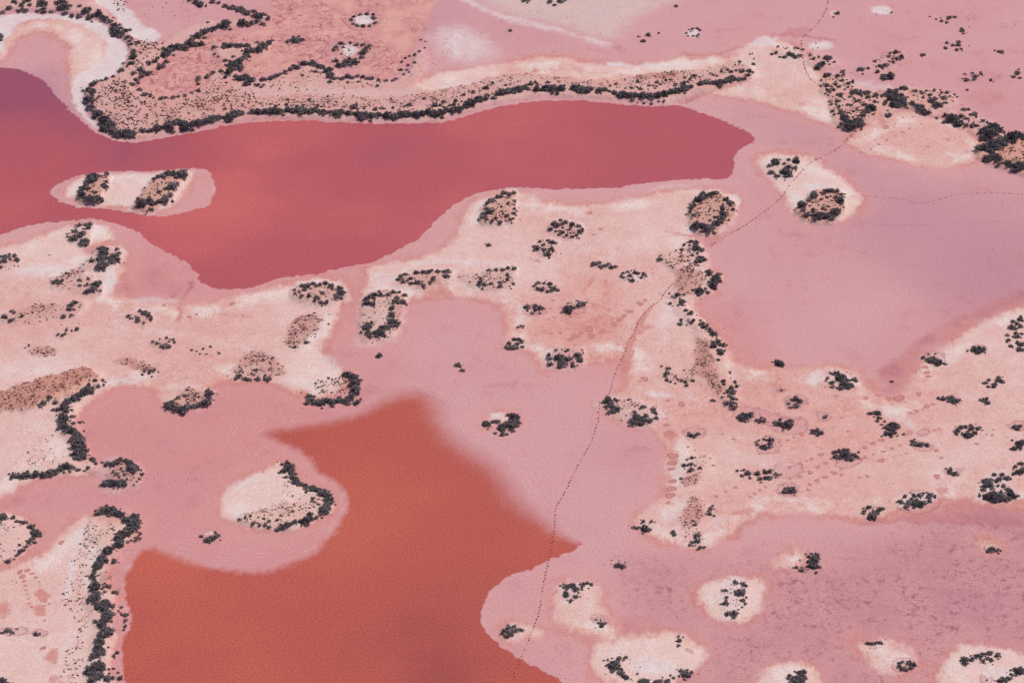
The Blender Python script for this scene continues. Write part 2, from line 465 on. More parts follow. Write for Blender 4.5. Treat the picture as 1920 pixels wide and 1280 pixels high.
RUST = [  # damp iron-red crust
 (pts2("""262 263 300 258 340 249 380 242 430 231 480 225 520 223 580 222 640 225 700 227 760 227 810 226 850 221 885 210 920 199 960 191 1000 186 1080 184 1160 191 1230 195 1270 190 1300 182
 1340 172 1300 190 1270 193 1230 198 1160 194 1080 187 1000 189 960 194 920 202 885 213 850 224 810 229 760 230 700 230 640 228 580 225 480 228 430 233 380 244 340 251 300 260"""), 3, .62),
 (pts2("1640 700 1700 650 1760 610 1830 575 1990 510 1990 545 1880 590 1830 612 1790 635 1735 660 1725 690 1705 720 1680 735 1650 725"), 18, .62),
 (pts2("1700 950 1780 935 1840 935 1990 945 1990 985 1850 985 1740 980 1640 985 1560 972 1460 962 1400 990 1380 1010 1360 1012 1390 985 1440 962 1560 968 1640 972"), 12, .95),
 (pts2("1450 755 1400 700 1385 690 1440 690 1480 700 1500 720 1480 740"), 16, .35), (ell(1440, 710, 60, 26), 30, .35),
 (ell(1660, 730, 60, 14), 30, .5), (ell(1380, 960, 90, 20), 30, .35), (ell(1730, 900, 40, 12), 20, 0), (ell(1768, 920, 18, 10), 8, .55),
 (pts2("800 505 860 556 905 560 935 575 950 592 946 620 940 600 925 578 890 568 850 564 790 566 755 580 770 562"), 8, .55), (pts2("760 540 800 541 850 545 850 550 800 549"), 5, .45),
 (ell(300, 525, 60, 40, 20), 40, .35), (ell(240, 545, 20, 30, 0), 20, .5), (pts2("330 600 336 570 350 540 360 525 368 528 352 556 342 585 336 612"), 5, .7), (ell(400, 570, 60, 12), 24, .3), (ell(455, 598, 40, 10), 16, .35),
 (ell(1110, 600, 70, 45), 40, .4), (pts2("1085 550 1120 515 1128 512 1100 545"), 4, .6), (pts2("1132 560 1136 520 1142 520 1140 560"), 4, .6), (pts2("1160 690 1180 640 1200 595 1222 572 1232 566 1215 592 1200 622 1186 665 1178 700"), 5, .75),
 (pts2("1198 625 1205 612 1222 608 1226 613 1210 624"), 3, .6), (pts2("975 482 1000 486 1025 495 1000 494"), 6, .6), (pts2("1230 430 1270 436 1300 440 1340 440 1365 445 1330 462 1300 448 1260 440"), 6, .6), (ell(985, 640, 12, 5), 8, .4), (ell(1120, 665, 60, 7, -4), 8, .4),
 (ell(1040, 700, 60, 8, -4), 10, .3), (ell(630, 560, 6, 60, 6), 12, 0), (pts2("652 530 690 522 690 545 682 600 672 640 660 640 648 600 655 560"), 14, .35), (pts2("612 640 602 660 612 682 622 690 640 690 625 668 622 645 632 610"), 8, .6), (pts2("690 570 670 620 672 585 680 545"), 5, .45),
 (ell(240, 722, 30, 4, -4), 6, .6), (pts2("400 715 440 712 500 714 560 735 545 740 490 722 430 722 398 730"), 8, .5), (pts2("140 790 170 758 205 735 215 740 180 765 150 800"), 10, .3), (ell(425, 920, 26, 14, -40), 20, .4), (ell(440, 895, 40, 10, -24), 16, .25), (ell(200, 900, 90, 6, -3), 14, .2), (ell(15, 945, 40, 14, -20), 16, .5),
 (ell(70, 1045, 50, 10, -18), 20, .35), (pts2("64 1112 78 1105 90 1115 88 1125 70 1122"), 3, .75), (pts2("60 1145 70 1134 84 1136 82 1160 70 1162 62 1155"), 3, .75), (pts2("85 1230 95 1218 112 1216 110 1250 98 1250"), 5, .65), (pts2("88 1278 95 1265 115 1262 122 1285 90 1290"), 5, .6), (ell(0, 1145, 14, 20), 6, .6),
 (ell(1180, 1175, 50, 22, 20), 26, .55), (ell(1060, 1180, 40, 18), 20, .45), (ell(1120, 1200, 60, 10, 10), 16, .45), (ell(1030, 1140, 10, 30), 14, .4), (ell(1300, 1140, 20, 30), 20, .35), (ell(1410, 1180, 90, 12), 26, .3), (ell(1330, 1230, 30, 26), 22, .4), (ell(1230, 1170, 40, 14, 25), 16, .5), (ell(1450, 1110, 26, 30), 26, .45), (ell(1560, 1180, 120, 30), 40, .35), (ell(1690, 1230, 60, 40), 30, .35), (ell(1640, 1265, 40, 16), 20, .4), (ell(1740, 1270, 40, 30), 20, .35), (ell(1860, 1018, 34, 12), 12, .5), (ell(1470, 1075, 40, 10), 20, .4),
 (pts2("1285 95 1330 110 1290 112 1275 100"), 8, .6), (pts2("1290 108 1340 100 1400 82 1440 66 1480 62 1520 66 1570 74 1560 78 1510 72 1470 70 1430 70 1400 88 1350 104 1310 110"), 5, .6), (ell(1495, 58, 26, 8), 10, .5), (ell(1850, 185, 46, 20), 26, .4), (pts2("1780 160 1800 140 1860 130 1900 140 1920 150 1860 150 1810 162"), 8, .3), (ell(1870, 145, 16, 10), 8, .5), (pts2("1620 178 1650 165 1660 175 1650 195 1660 225 1668 235 1650 238 1648 210 1638 190"), 4, .6), (ell(1655, 235, 14, 8), 8, .5), (pts2("1800 285 1870 255 1850 275 1800 292"), 5, .5), (pts2("1475 218 1510 188 1512 192 1482 220"), 4, .5), (ell(1600, 252, 20, 6, -30), 8, .4),
 (pts2("960 130 1020 126 1100 130 1150 138 1200 140 1160 146 1060 134 980 138"), 8, .4), (ell(1160, 92, 20, 12, 30), 10, .4), (ell(1110, 95, 46, 6, 8), 12, .35), (ell(770, 110, 14, 36, 20), 14, .4), (ell(790, 60, 26, 50, 30), 24, .35), (ell(350, 25, 40, 26, -30), 22, .3), (pts2("400 88 380 72 395 62 420 56 480 46 470 54 420 64 400 72"), 6, .45),
 (ell(70, 55, 50, 8), 12, 0), (ell(1260, 860, 12, 50), 12, .4), (ell(1255, 815, 16, 14, 40), 10, .45), (ell(945, 545, 0, 0), 1, 0), (ell(840, 450, 26, 10, 20), 14, .3), (ell(1130, 372, 90, 8), 20, .3), (ell(1000, 390, 26, 8), 14, .3)]

DAMP = [ell(*a) for a in ((1410, 778, 40, 15, 12), (1300, 813, 17, 11), (1475, 796, 38, 17, 10), (1545, 782, 13, 8), (1492, 755, 20, 13), (1785, 885, 18, 8),
 (1477, 918, 18, 12), (1465, 732, 9, 6), (1440, 835, 24, 15), (1752, 672, 20, 13, 20), (1720, 942, 38, 22, -5), (1733, 812, 14, 6, -12), (1703, 813, 6, 6),
 (1730, 838, 18, 8), (1590, 866, 26, 8, -5), (1907, 800, 18, 9), (1835, 655, 14, 9), (24, 1182, 27, 9), (75, 1184, 15, 9), (1122, 1158, 15, 7, 10), (1290, 1218, 6, 5), (1695, 1247, 20, 13), (1845, 1272, 9, 7),
 (1480, 880, 24, 14), (655, 100, 50, 30), (681, 38, 34, 20), (554, 75, 26, 12), (1000, 584, 22, 8), (1080, 584, 18, 6), (1665, 104, 14, 6))]
GREY = [(pts2("850 -20 900 12 960 38 1060 60 1130 80 1165 74 1190 50 1240 22 1300 -20"), 55, .66), (ell(1360, 130, 90, 16, -10), 24, .5), (ell(1440, 130, 40, 20), 24, .4)]
# dark crazed crust marks: strength in an area
MOTT = [(pts2("1180 1060 1300 1060 1450 1040 1600 1040 1750 980 1990 960 1990 1330 1330 1330 1340 1200 1280 1180 1200 1140"), 60, 1.0), (ell(1400, 960, 120, 14), 20, .3)]
PATCH = [(pts2("370 70 480 60 520 20 500 -20 800 -20 790 60 760 120 735 150 700 145 600 115 540 130 480 145 450 140 470 110 515 85 460 78 400 85 410 110 395 145 340 178 290 180 258 165 300 130 350 95"), 20, 1.0), (pts2("940 110 1030 92 1110 105 1160 125 1060 128 960 125"), 14, .5)]

TINT = pts3("""100 170 .95 60 90 .6 300 500 .15 650 600 .1 700 680 .25 860 640 .5 250 800 .1 400 820 .05 100 940 .2 340 950 .15 500 790 .05 600 1000 .15 950 720 .5
900 560 .4 1000 900 .4 1150 860 .65 1100 620 .1 1300 300 .55 1420 500 .6 1560 600 .5 1700 400 .9 1850 500 .95 1650 330 .75 1500 250 .7 1000 1100 .35
1150 1000 .5 1350 1050 .5 1600 1050 .6 1800 1150 .75 1250 1130 .35 1500 1180 .5 1700 1230 .45 1700 60 .42 1400 50 .45 600 60 .1 800 20 .75 1000 80 .6 1100 120 .4 1850 180 .35 350 30 .5
1750 260 .3 330 150 0 1340 640 .1 1650 680 .6 400 330 .3 120 330 .6""")
HUE_UP = pts3("""0 150 1 60 175 .95 120 225 .85 40 260 .65 100 300 .55 200 300 .7 250 285 .85 330 275 .7 420 260 .3 500 262 .15 560 255 .25 50 380 .2 100 400 .5 415 345 0 420 390 .02 380 415 .05 300 420 .12 480 400 .18 600 300 .5 720 290 .7
900 230 .25 960 230 .2 850 400 .25 500 480 .55 1000 250 .35 1200 250 .5 1350 280 .6 1200 330 .5 420 525 .62 650 490 .5 0 280 .55 650 400 .25 560 360 .3 800 310 .5 300 300 .6 200 420 .3""")
HUE_LOW = pts3("""600 800 .35 520 815 .6 700 900 .2 640 1000 .05 800 850 .4 950 950 .5 1050 1020 .3 850 1000 .35 700 1100 .45 850 1100 .65 900 1240 .7 820 1270 .9
700 1250 .65 500 1150 .35 480 1260 .25 300 1060 .1 300 1200 .35 950 1230 .45 720 960 .15 780 1170 .7""")

CTONE = pts3("""100 490 .1 60 540 .5 60 610 .6 200 580 .6 150 650 .4 250 650 .5 400 600 .6 450 640 .4 560 560 .3 620 680 0 350 690 .6 400 690 .7 80 690 .15 40 810 .4 90 850 .2
1100 420 .5 1050 450 .5 1180 400 .35 1000 500 .1 900 470 .3 1100 540 .7 1100 620 .9 1000 600 .7 1210 500 .5 1220 450 .2 1260 600 .2 1200 680 .6 1250 700 .4 1300 780 .7 1400 740 .8
1500 740 .6 1350 860 .3 1450 880 .4 1500 850 .7 1600 830 .7 1550 900 .6 1650 870 .5 1750 870 .3 1850 820 .35 1880 700 .35 1750 760 .6 1650 760 .7 1780 690 .5 1850 640 .3 1650 930 .5
1500 930 .5 1420 940 .6 60 1100 .4 120 1050 .3 50 1220 .2 1700 260 .55 1500 130 .35 1480 200 .45 480 930 .1 1370 1120 .1 1220 1230 .05 1100 1150 .35 1680 1230 .3 1860 1250 .15
1540 350 .15 240 350 .1 1000 130 .5 860 110 .1 1200 130 .2 170 90 .3 70 50 .55 170 130 .25""")

BROWN = [(p[0], 7, min(1.0, .16 * p[1])) for p in []]
# ------------------------------------------------------------------ shrubs traced one by one: phrase, ordering axis, sand under the clump,
# then for each quarter-size tile of the photo (column row) the centre and half width of every shrub, in quarter pixels
CLUSTERS = [
("on the bank above the white bay", 'x', 0, {"0 0": """20 95 20 70 70 25 110 25 25 165 50 28 215 15 28 225 50 22 150 85 22 200 85 20 285 85 22 330 88 28 385 90 20 315 38 32
350 32 16 430 35 22 460 25 30 490 35 28 530 55 22 480 65 38 450 75 22 490 100 24 540 120 24 590 125 22 640 95 32 670 85 28 600 60 20 690 165 10 665 135 28 740 115 36
785 150 28 830 170 24 850 140 10 860 215 36 900 190 14 880 250 34 910 275 26 945 235 28 975 225 16 960 295 24 985 340 20 1035 330 22 970 320 14 1000 440 30 990 485 24
925 475 16 910 535 22 955 515 12 1005 400 22 2 270 26 8 300 20"""}),
("on the western shore of the upper peninsula", 'y', 0, {"0 0": """850 585 16 800 600 18 760 615 16 710 628 26 690 650 22 670 680 30 640 712 10 700 705 26 665 750 36 695 770 22
655 775 22 680 815 34 735 862 40 740 740 14 800 915 44 780 965 36 840 950 32 855 990 36 905 1010 36 960 1010 36 1000 1015 30"""}),
("in the hedge along the red lake's northern shore", 'x', 0, {"0 0": """1060 985 22 1085 995 24 1130 990 26 1175 975 36 1210 970 24 1260 960 44 1340 930 32 1400 955 44 1360 970 22
1450 930 28 1490 930 30 1540 920 36 1580 905 30 1610 895 30 1650 890 28 1720 890 36 1770 865 36 1820 860 24 1895 850 28""",
 "1 0": """20 850 30 70 845 36 130 845 36 180 850 30 240 835 30 290 840 36 350 840 36 410 845 30 450 840 28 510 855 34 550 855 24 610 860 34 650 850 28 700 860 30
760 865 32 810 875 40 870 870 36 930 870 28 990 875 38 1040 880 36 1090 870 34 1140 865 32 1190 870 34 1240 865 30 1290 850 34 1340 865 36 1390 855 32 1430 840 28
1480 840 32 1530 830 32 1580 795 36 1620 785 36 1680 755 32 1720 750 28 1780 745 20 1830 710 32 1890 695 30 730 820 24 750 800 16 240 760 16 400 765 16 230 795 20
960 825 14 1030 820 16 895 830 20 1150 795 22 1260 750 18 1340 800 24 1410 775 18 1500 770 18 1560 725 16 1630 700 20 1725 670 20 1775 635 14 1875 650 12 1740 720 18
1380 800 20 1480 800 20 150 810 18 310 810 14""",
 "2 0": """20 690 30 60 675 30 100 660 26 140 640 24 180 680 30 120 680 20 260 675 36 310 680 36 370 675 34 470 670 36 510 690 36 560 690 34 590 680 24 650 695 30
700 685 28 735 660 14 770 705 26 820 720 36 880 725 34 930 725 30 980 730 34 1040 735 36 1090 730 34 1140 720 32 1190 700 30 1240 690 34 1300 680 32 1340 665 24 1410 640 30
1450 630 28 1500 635 28 1550 635 34 1600 620 32 1650 605 34 1700 605 26 1740 600 28 1770 575 22 1780 540 26 1725 545 24 1620 600 20 270 630 18 175 630 14 780 640 16
945 625 18 1085 630 16 1155 610 16 1190 605 16 1285 635 26 1295 595 14 1365 580 18 1335 605 14 1110 645 14 960 680 16 900 675 14 850 675 12 1225 650 16 1570 545 18
1615 530 16 1510 575 14 1535 580 12 1640 550 16 1680 535 12 1705 465 16 1810 485 16 1485 560 10 1405 590 10 940 770 10 990 775 14 1045 780 14 1100 770 12 1140 768 14"""}),
("in the inner hedge of the upper peninsula", 'x', 0, {"0 0": """1890 180 26 1820 180 36 1690 195 44 1640 210 24 1610 225 26 1570 235 28 1530 250 32 1480 275 36 1530 285 18 1510 330 28
1470 340 26 1420 330 34 1390 360 30 1340 365 30 1300 375 30 1260 400 34 1230 425 28 1250 460 22 1200 505 26 1225 480 18 1165 470 26 1120 485 24 1185 450 18 1225 375 18
1115 545 28 1065 570 28 1055 535 26 1005 560 24 1020 600 24 995 640 20 1040 620 18 1050 675 28 1090 715 24 1130 725 26 1155 745 14 1210 745 26 1250 740 16 1300 740 22
1340 735 16 1390 725 20 1440 705 14 1490 690 22 1490 590 26 1485 630 18 1550 575 24 1600 550 24 1660 545 18 1420 5 18 1470 15 24 1500 35 30 1545 45 14 1590 15 22
1640 20 24 1690 45 26 1750 60 26 1800 70 30 1850 95 30 1900 85 24 1900 120 18 1560 180 12""", "1 0": "20 130 34 60 120 26 95 145 20 45 180 22 10 165 25"}),
("in the fishtail hedge of the upper peninsula", 'x', 0, {"0 0": """1610 360 22 1690 355 30 1740 355 26 1800 355 26 1860 350 26 1610 410 14 1640 430 12 1750 435 18 1690 470 18
1860 400 30 1900 395 24 1840 440 26 1800 465 30 1740 495 36 1790 515 30 1720 550 30 1690 585 22 1770 580 22 1800 600 30 1850 595 34 1900 610 26 1850 645 28 1700 630 12""",
 "1 0": "100 330 28 60 355 30 20 385 30 15 330 20"}),
("in the small oval clump above the fishtail hedge", 'x', 0, {"1 0": "240 310 22 290 300 34 330 300 24 355 300 16 280 280 16 320 275 14"}),
("around the small white ring islet near the top", 'x', 0, {"1 0": """715 150 18 735 125 16 780 110 18 835 105 20 880 110 16 885 135 20 890 170 20 850 195 18 800 195 20 760 190 18
730 178 16 810 200 14"""}),
("around the heart-shaped islet near the top", 'x', 0, {"1 0": """585 375 20 600 350 20 640 325 22 710 320 18 760 335 20 800 335 18 850 345 20 820 365 22 800 395 26 790 430 20
740 460 30 700 445 22 665 465 26 600 455 24 620 490 24 660 490 26 710 485 22 655 355 12 700 380 10 640 405 10"""}),
("in the wavy hedge behind the northern shore", 'x', 0, {"1 0": """10 650 20 60 610 28 110 600 24 150 575 28 180 560 26 215 540 24 260 520 24 300 505 26 350 475 28 425 485 32 390 490 20
320 515 18 470 510 28 500 515 24 545 540 30 560 580 30 590 600 20 510 555 16 450 550 18 350 580 14 555 628 18 650 600 24 690 585 26 720 595 20 760 570 22 800 575 28 840 590 24
870 600 20 920 608 20 975 615 18 770 625 14 690 630 14 915 650 20 1030 610 18 1050 590 14 40 670 12 60 650 14 1095 465 14 1120 435 16 1150 420 14 1190 412 14 1225 395 12
1140 490 16 1190 480 14 1085 525 16 1130 525 14 1110 560 14 1150 550 10 1235 300 10 1265 360 10 1270 312 8 1905 232 14"""}),
("at the top edge on the grey flat", 'x', 0, {"2 0": "100 2 24 285 8 26 365 8 28 320 38 14 1230 48 16 950 275 12 1020 260 18 1030 270 14 985 310 20 1100 250 10"}),
("around the tiny ring islet at the top", 'x', 0, {"2 0": """1310 250 10 1320 270 10 1330 225 10 1355 215 14 1390 215 14 1410 228 12 1400 260 12 1385 270 12 1360 270 12 1340 240 8
1395 280 8 1785 410 8 1805 405 8 1815 445 8"""}),
("scattered over the top right flat", 'x', 0, {"3 0": """520 100 20 490 130 10 925 95 12 1360 130 24 1400 125 18 1300 160 16 1340 170 14 1260 145 10 1295 135 10 1215 125 8 1460 230 20
1465 250 14 1450 215 12 1330 360 18 1340 322 14 1385 340 16 1430 335 26 1430 315 16 1415 375 16 1450 365 12 1455 380 10 1745 390 18 1725 385 12 1760 380 10 1700 380 8 1160 410 18
690 525 26 750 520 16 840 500 22 880 490 24 860 515 16 820 545 18 940 470 16 965 445 18 1000 425 20 985 450 16 955 395 22 800 465 14 915 405 12 910 425 14 1010 440 12 710 560 10
880 580 32 920 570 34 1490 600 20 1545 595 18 1550 575 20 1595 550 18 1670 600 18 1475 555 10 1535 550 12 1870 545 24 1840 575 20 1880 520 12 1890 585 14 1460 590 10"""}),
("where the animal trail enters the top right thicket", 'x', 0, {"3 0": """30 410 14 60 400 16 75 355 12 90 430 14 120 430 20 160 415 20 185 420 20 210 435 18 235 430 18 200 370 14 225 375 12
260 380 14 340 450 18 380 435 14 450 445 26 410 485 26 370 505 32 315 425 12 495 475 14 460 490 12 360 325 8 375 360 8"""}),
("in the wedge-shaped thicket at upper right", 'x', 0, {"3 0": """440 570 30 520 580 20 555 540 18 565 570 18 630 620 28 600 640 18 400 610 12 420 640 12 395 645 14 440 655 22 500 650 16
545 620 14 530 665 16 445 690 20 490 690 18 520 725 16 545 730 20 460 705 14 520 770 20 635 705 28 690 715 28 740 710 26 750 745 24 800 780 18 805 730 24 460 765 14 475 790 14
485 840 20 495 870 16 530 815 18 550 850 26 570 895 32 590 920 30 550 945 24 600 960 34 650 950 34 690 945 28 710 940 20 680 910 26 715 880 22 740 850 26 770 820 36 790 830 24
750 820 24 660 775 18 680 770 14 620 800 16 720 800 18 640 850 14 665 830 14 610 740 14 850 735 20 880 720 22 910 700 30 940 720 34 925 745 36 965 680 24 1000 730 20 1020 675 28
1000 765 34 1020 760 22 950 760 26 880 780 22 940 800 32 980 805 28 1020 800 24 870 800 16 905 865 26 1080 790 24 1110 805 26 1140 810 28 1170 845 30 1200 855 26 1130 840 18
1220 765 26 1250 755 18 1265 800 30 1290 800 20 1100 695 20 1155 710 22 1185 695 14 1210 725 20 1245 690 18 1290 685 14 1320 750 24 1340 710 18 1160 745 16 1330 785 18
1300 710 14 1360 735 14 1395 715 14 1415 735 10 1495 675 14"""}),
("in the band left of the dense round clump", 'x', 0, {"3 0": """1330 870 26 1325 915 22 1380 900 36 1360 880 20 1440 935 32 1410 945 22 1450 880 26 1470 830 22 1500 830 18
1550 860 24 1520 870 16 1560 885 14 1525 950 28 1500 900 14 1560 950 22 1610 915 18 1645 925 20 1265 885 16 1480 900 14"""}),
("in the dense round clump at upper right", 'x', 0, {"3 0": "1620 1030 40 1620 985 36 1670 960 36 1710 955 36 1730 985 30 1660 1015 44 1700 1005 36 1600 1000 30 1640 1045 28 1770 990 10"}),
("around the orange dune at the upper right edge", 'x', 0, {"3 0": """1580 1125 30 1620 1130 34 1660 1110 36 1700 1090 36 1740 1080 36 1690 1130 34 1670 1160 30 1720 1125 30 1770 1110 26
1780 1065 30 1810 1040 30 1840 1060 46 1860 1025 30 1890 1040 30 1830 1090 26 1910 1060 24 1630 1195 26 1650 1215 26 1690 1205 30 1720 1195 36 1710 1225 24 1730 1245 24
1770 1245 20 1800 1250 30 1850 1260 30 1890 1250 28 1900 1275 26""", "3 1": "1830 5 22 1870 8 20 1900 5 20"}),
("on the smaller islet beside the right flat", 'x', .35, {"3 0": "10 1248 20 60 1225 30 45 1210 20 120 1235 16 155 1205 16 205 1210 30 200 1265 24 150 1255 24 130 1275 20 90 1205 10",
 "3 1": "25 15 26 65 45 20 100 15 20 140 20 34 165 40 26 130 50 20"}),
("on the round orange islet beside the right flat", 'x', 1, {"3 1": """415 180 26 450 170 24 480 168 24 515 170 22 550 190 22 345 200 30 330 215 24 310 240 20 250 280 30 240 285 18 270 272 18
262 320 22 288 350 28 300 350 18 340 370 20 375 350 34 410 355 36 440 350 28 470 375 28 480 370 24 510 325 34 530 330 20 540 240 30 520 245 20 505 220 18 545 272 16 400 235 16
335 312 20 410 300 14 445 285 12 310 285 12 440 220 14 350 175 10 565 290 10 350 380 20 470 330 20 430 310 14 470 210 12"""}),
("on the red lake islet's left half", 'y', .9, {"0 1": """805 45 26 700 65 40 745 65 20 690 95 30 650 115 26 620 150 32 660 155 22 620 200 36 590 185 10 685 230 34 735 225 36
710 235 24 790 130 30 800 100 18 715 183 18 640 240 16 765 60 14"""}),
("on the red lake islet's right half", 'y', .9, {"0 1": """1390 25 24 1360 50 36 1330 70 24 1385 50 28 1300 10 16 1270 40 34 1230 60 26 1190 70 22 1160 85 22 1300 135 36 1280 155 20
1320 120 20 1275 200 26 1195 175 18 1245 160 14 1040 225 22 1070 240 24 1120 240 36 1060 268 34 1090 265 22 1150 265 26 1195 250 26 1240 235 36 1135 300 20 1030 285 10"""}),
("in the upper clump on the left salt shore", 'x', .5, {"0 1": """598 410 26 645 415 22 680 410 22 660 440 20 565 465 24 625 485 28 560 515 30 510 500 14 520 525 12 640 545 36 570 455 14
670 445 16 540 450 10 505 480 12 600 480 10"""}),
("in the second clump down the left salt shore", 'x', .5, {"0 1": """755 590 26 800 600 28 780 630 32 740 595 18 770 670 34 750 665 20 690 690 22 765 720 38 790 730 22 878 597 18 900 625 14
880 640 20 860 665 34 845 695 26 885 680 20 830 690 18 630 715 8"""}),
("on the bent brown mound at left", 'x', .45, {"0 1": """405 845 22 430 830 20 465 835 20 440 855 20 600 830 20 600 870 16 665 820 16 720 860 30 745 850 22 690 900 32 710 890 26
650 915 24 755 910 16 640 870 14 500 780 14 660 865 12 620 770 8"""}),
("at the left edge below the red lake", 'x', .6, {"0 1": "45 660 26 75 640 14 110 645 24 130 675 24 35 690 22 80 680 16 5 700 14 12 650 14 130 690 14 10 735 16"}),
("on the long brown arc near the left edge", 'x', .5, {"0 1": "40 1105 24 90 1060 22 85 1130 20 170 1100 18 560 1000 28 540 1020 22 525 1045 26 580 995 14 480 1100 20 537 1090 18 600 1035 8"}),
("on the tiny mound below the long brown arc", 'x', .35, {"0 1": "500 1200 16 540 1205 12 580 1190 18 470 1240 16 490 1230 14 440 1230 14 430 1240 10"}),
("on the small oval mound left of centre", 'x', .5, {"0 1": "1055 1057 20 1090 1075 26 1115 1095 20 1135 1120 24 1040 1125 24 965 1095 18 980 1110 14 1080 1150 14 1030 1110 14"}),
("on the flat mound above the left bay", 'x', .5, {"0 2": "1150 10 16 1180 25 16 1230 45 22 1210 40 16 1265 45 20 1310 10 18 1270 10 12", "0 1": "1200 1270 14 1250 1262 14 1300 1272 14"}),
("on the oval islet south of the red lake", 'x', .7, {"1 1": """290 905 18 295 935 14 345 870 22 380 870 28 365 905 26 430 860 20 455 880 16 480 875 16 520 858 28 565 880 24 580 905 14
628 895 24 640 925 30 615 960 26 640 965 14 498 930 16 398 955 22 345 955 14 335 965 12 460 965 22 440 990 16 490 1000 20 530 995 22 325 925 14"""}),
("on the hook-shaped islet right of the channel", 'y', .5, {"1 1": """925 915 14 935 940 24 890 940 24 850 955 24 825 975 22 835 1000 28 805 1005 14 880 1010 28 885 965 20 990 940 20
1030 920 20 1075 920 16 1115 940 20 1060 960 24 1050 985 22 1105 990 28 1020 1035 22 1010 1050 16 1020 1085 26 1015 1125 28 1035 1150 34 1060 1170 16 970 1190 28 930 1220 36
960 1245 20 905 1250 18 840 1170 36 870 1150 22 820 1190 22 845 1230 28 790 1220 16 860 1255 18 1030 1005 14"""}),
("on the western oval of the double mound", 'x', .6, {"1 1": """1090 800 24 1125 785 20 1100 840 22 1075 820 18 1160 820 20 1200 775 24 1260 770 22 1300 765 24 1320 755 16 1365 765 20 1410 765 18
1445 765 22 1430 800 26 1330 825 24 1310 850 16 1220 845 22 1260 870 22 1200 850 18 1165 855 18 1235 860 16"""}),
("on the eastern oval of the double mound", 'x', .6, {"1 1": """1745 757 18 1800 752 20 1850 755 16 1890 742 20 1885 790 20 1885 825 22 1835 850 22 1830 880 20 1760 860 20 1690 855 30
1685 825 16 1720 870 16 1605 845 12""", "2 1": "15 742 20 10 855 14"}),
("standing alone below the oval shore islet", 'x', 0, {"1 1": "1745 560 20"}),
("on the red lake's southern shore islet", 'x', .8, {"1 1": """1860 180 24 1905 195 26 1840 210 18 1810 215 22 1765 240 30 1735 260 24 1730 300 20 1745 335 26 1700 340 20 1720 370 24
1690 375 18 1770 400 20 1830 400 24 1800 380 16 1880 360 24 1905 380 18 1855 345 16 1890 265 18 1840 290 16 1720 395 14""", "2 1": "15 180 22 20 240 16 15 270 14 20 300 20 15 335 20 10 372 14"}),
("in the larger central clump above the double mound", 'x', .5, {"2 1": """310 410 30 340 420 28 360 380 16 405 395 26 455 415 24 500 425 24 520 460 30 485 490 20 455 505 16 410 495 18
375 475 22 330 465 14 290 450 20 430 455 14 440 480 14 380 440 12"""}),
("in the smaller central clump above the double mound", 'x', .4, {"2 1": """270 530 20 210 540 16 305 545 24 325 550 14 235 565 18 185 590 26 165 575 14 240 598 24 295 590 22 310 605 18
265 635 28 275 615 18"""}),
("in the small bare clump right of centre", 'x', 0, {"2 1": "605 695 20 630 700 22 655 690 16 665 720 20 695 715 22 720 700 20 745 725 22 775 722 16 600 715 14"}),
("in the small ring clump right of centre", 'x', .2, {"2 1": "820 790 20 835 805 14 835 770 14 870 760 16 885 790 22 920 765 24 945 775 18 990 780 18 1005 795 12 970 805 18 905 825 24 880 820 14"}),
("in the little oval ring at the centre", 'x', .3, {"2 1": """180 855 16 200 845 16 240 848 18 285 855 22 165 870 14 190 890 18 225 895 24 265 910 18 295 905 18 320 890 18 345 900 16
280 880 10 300 885 14 325 870 10"""}),
("in the small clump above the central inlet", 'x', 0, {"2 1": "110 1020 28 175 1015 22 215 1030 26 235 1035 14 175 1045 20 155 1070 14 115 1050 14 210 1070 12"}),
("in the two-lobed clump below the little oval ring", 'x', .3, {"2 1": "420 1050 34 410 1030 18 440 1030 20 495 1020 26 525 1000 28 540 1010 14 420 1000 12 490 980 12 405 1080 8"}),
("in the tiny clump by the central inlet", 'x', 0, {"2 1": "45 1175 14 65 1165 12 85 1165 12 80 1180 12"}),
("on the large round islet by the dotted trail", 'x', 1, {"2 1": """1430 195 22 1470 205 28 1500 195 24 1530 190 28 1400 235 34 1385 230 20 1355 275 24 1345 300 20 1335 325 22 1365 355 18
1390 430 34 1360 425 16 1430 430 30 1470 450 36 1500 445 26 1520 405 28 1545 415 28 1580 380 26 1590 350 28 1655 310 20 1610 240 24 1630 265 24 1580 310 26 1640 285 16 1525 370 18
1625 385 12 1420 470 14 1575 410 16 1600 240 20 1640 255 14"""}),
("on the long ridge bordering the right flat", 'y', 0, {"2 1": """1345 530 22 1325 540 14 1380 550 26 1385 585 34 1425 600 22 1390 625 20 1350 645 16 1410 660 28 1430 675 28 1385 690 28
1405 680 24 1270 600 14 1290 565 16 1330 570 14 1110 670 20 1115 645 12 1475 765 28 1480 790 24 1545 780 20 1530 820 36 1560 830 18 1500 870 32 1525 880 24 1410 915 34 1400 935 22
1470 915 18 1450 890 16 1355 910 14 1240 940 24 1225 960 14 1290 940 16 1275 990 26 1270 1010 20 1185 1000 20 1180 925 10 1300 1060 20 1345 1080 24 1325 1085 16 1270 1120 14
1260 1150 20 1360 1135 22 1345 1150 16 1410 1128 18 1425 1160 30 1435 1185 22 1480 1195 26 1510 1230 30 1490 1215 18 1320 1130 12 1310 1160 10""",
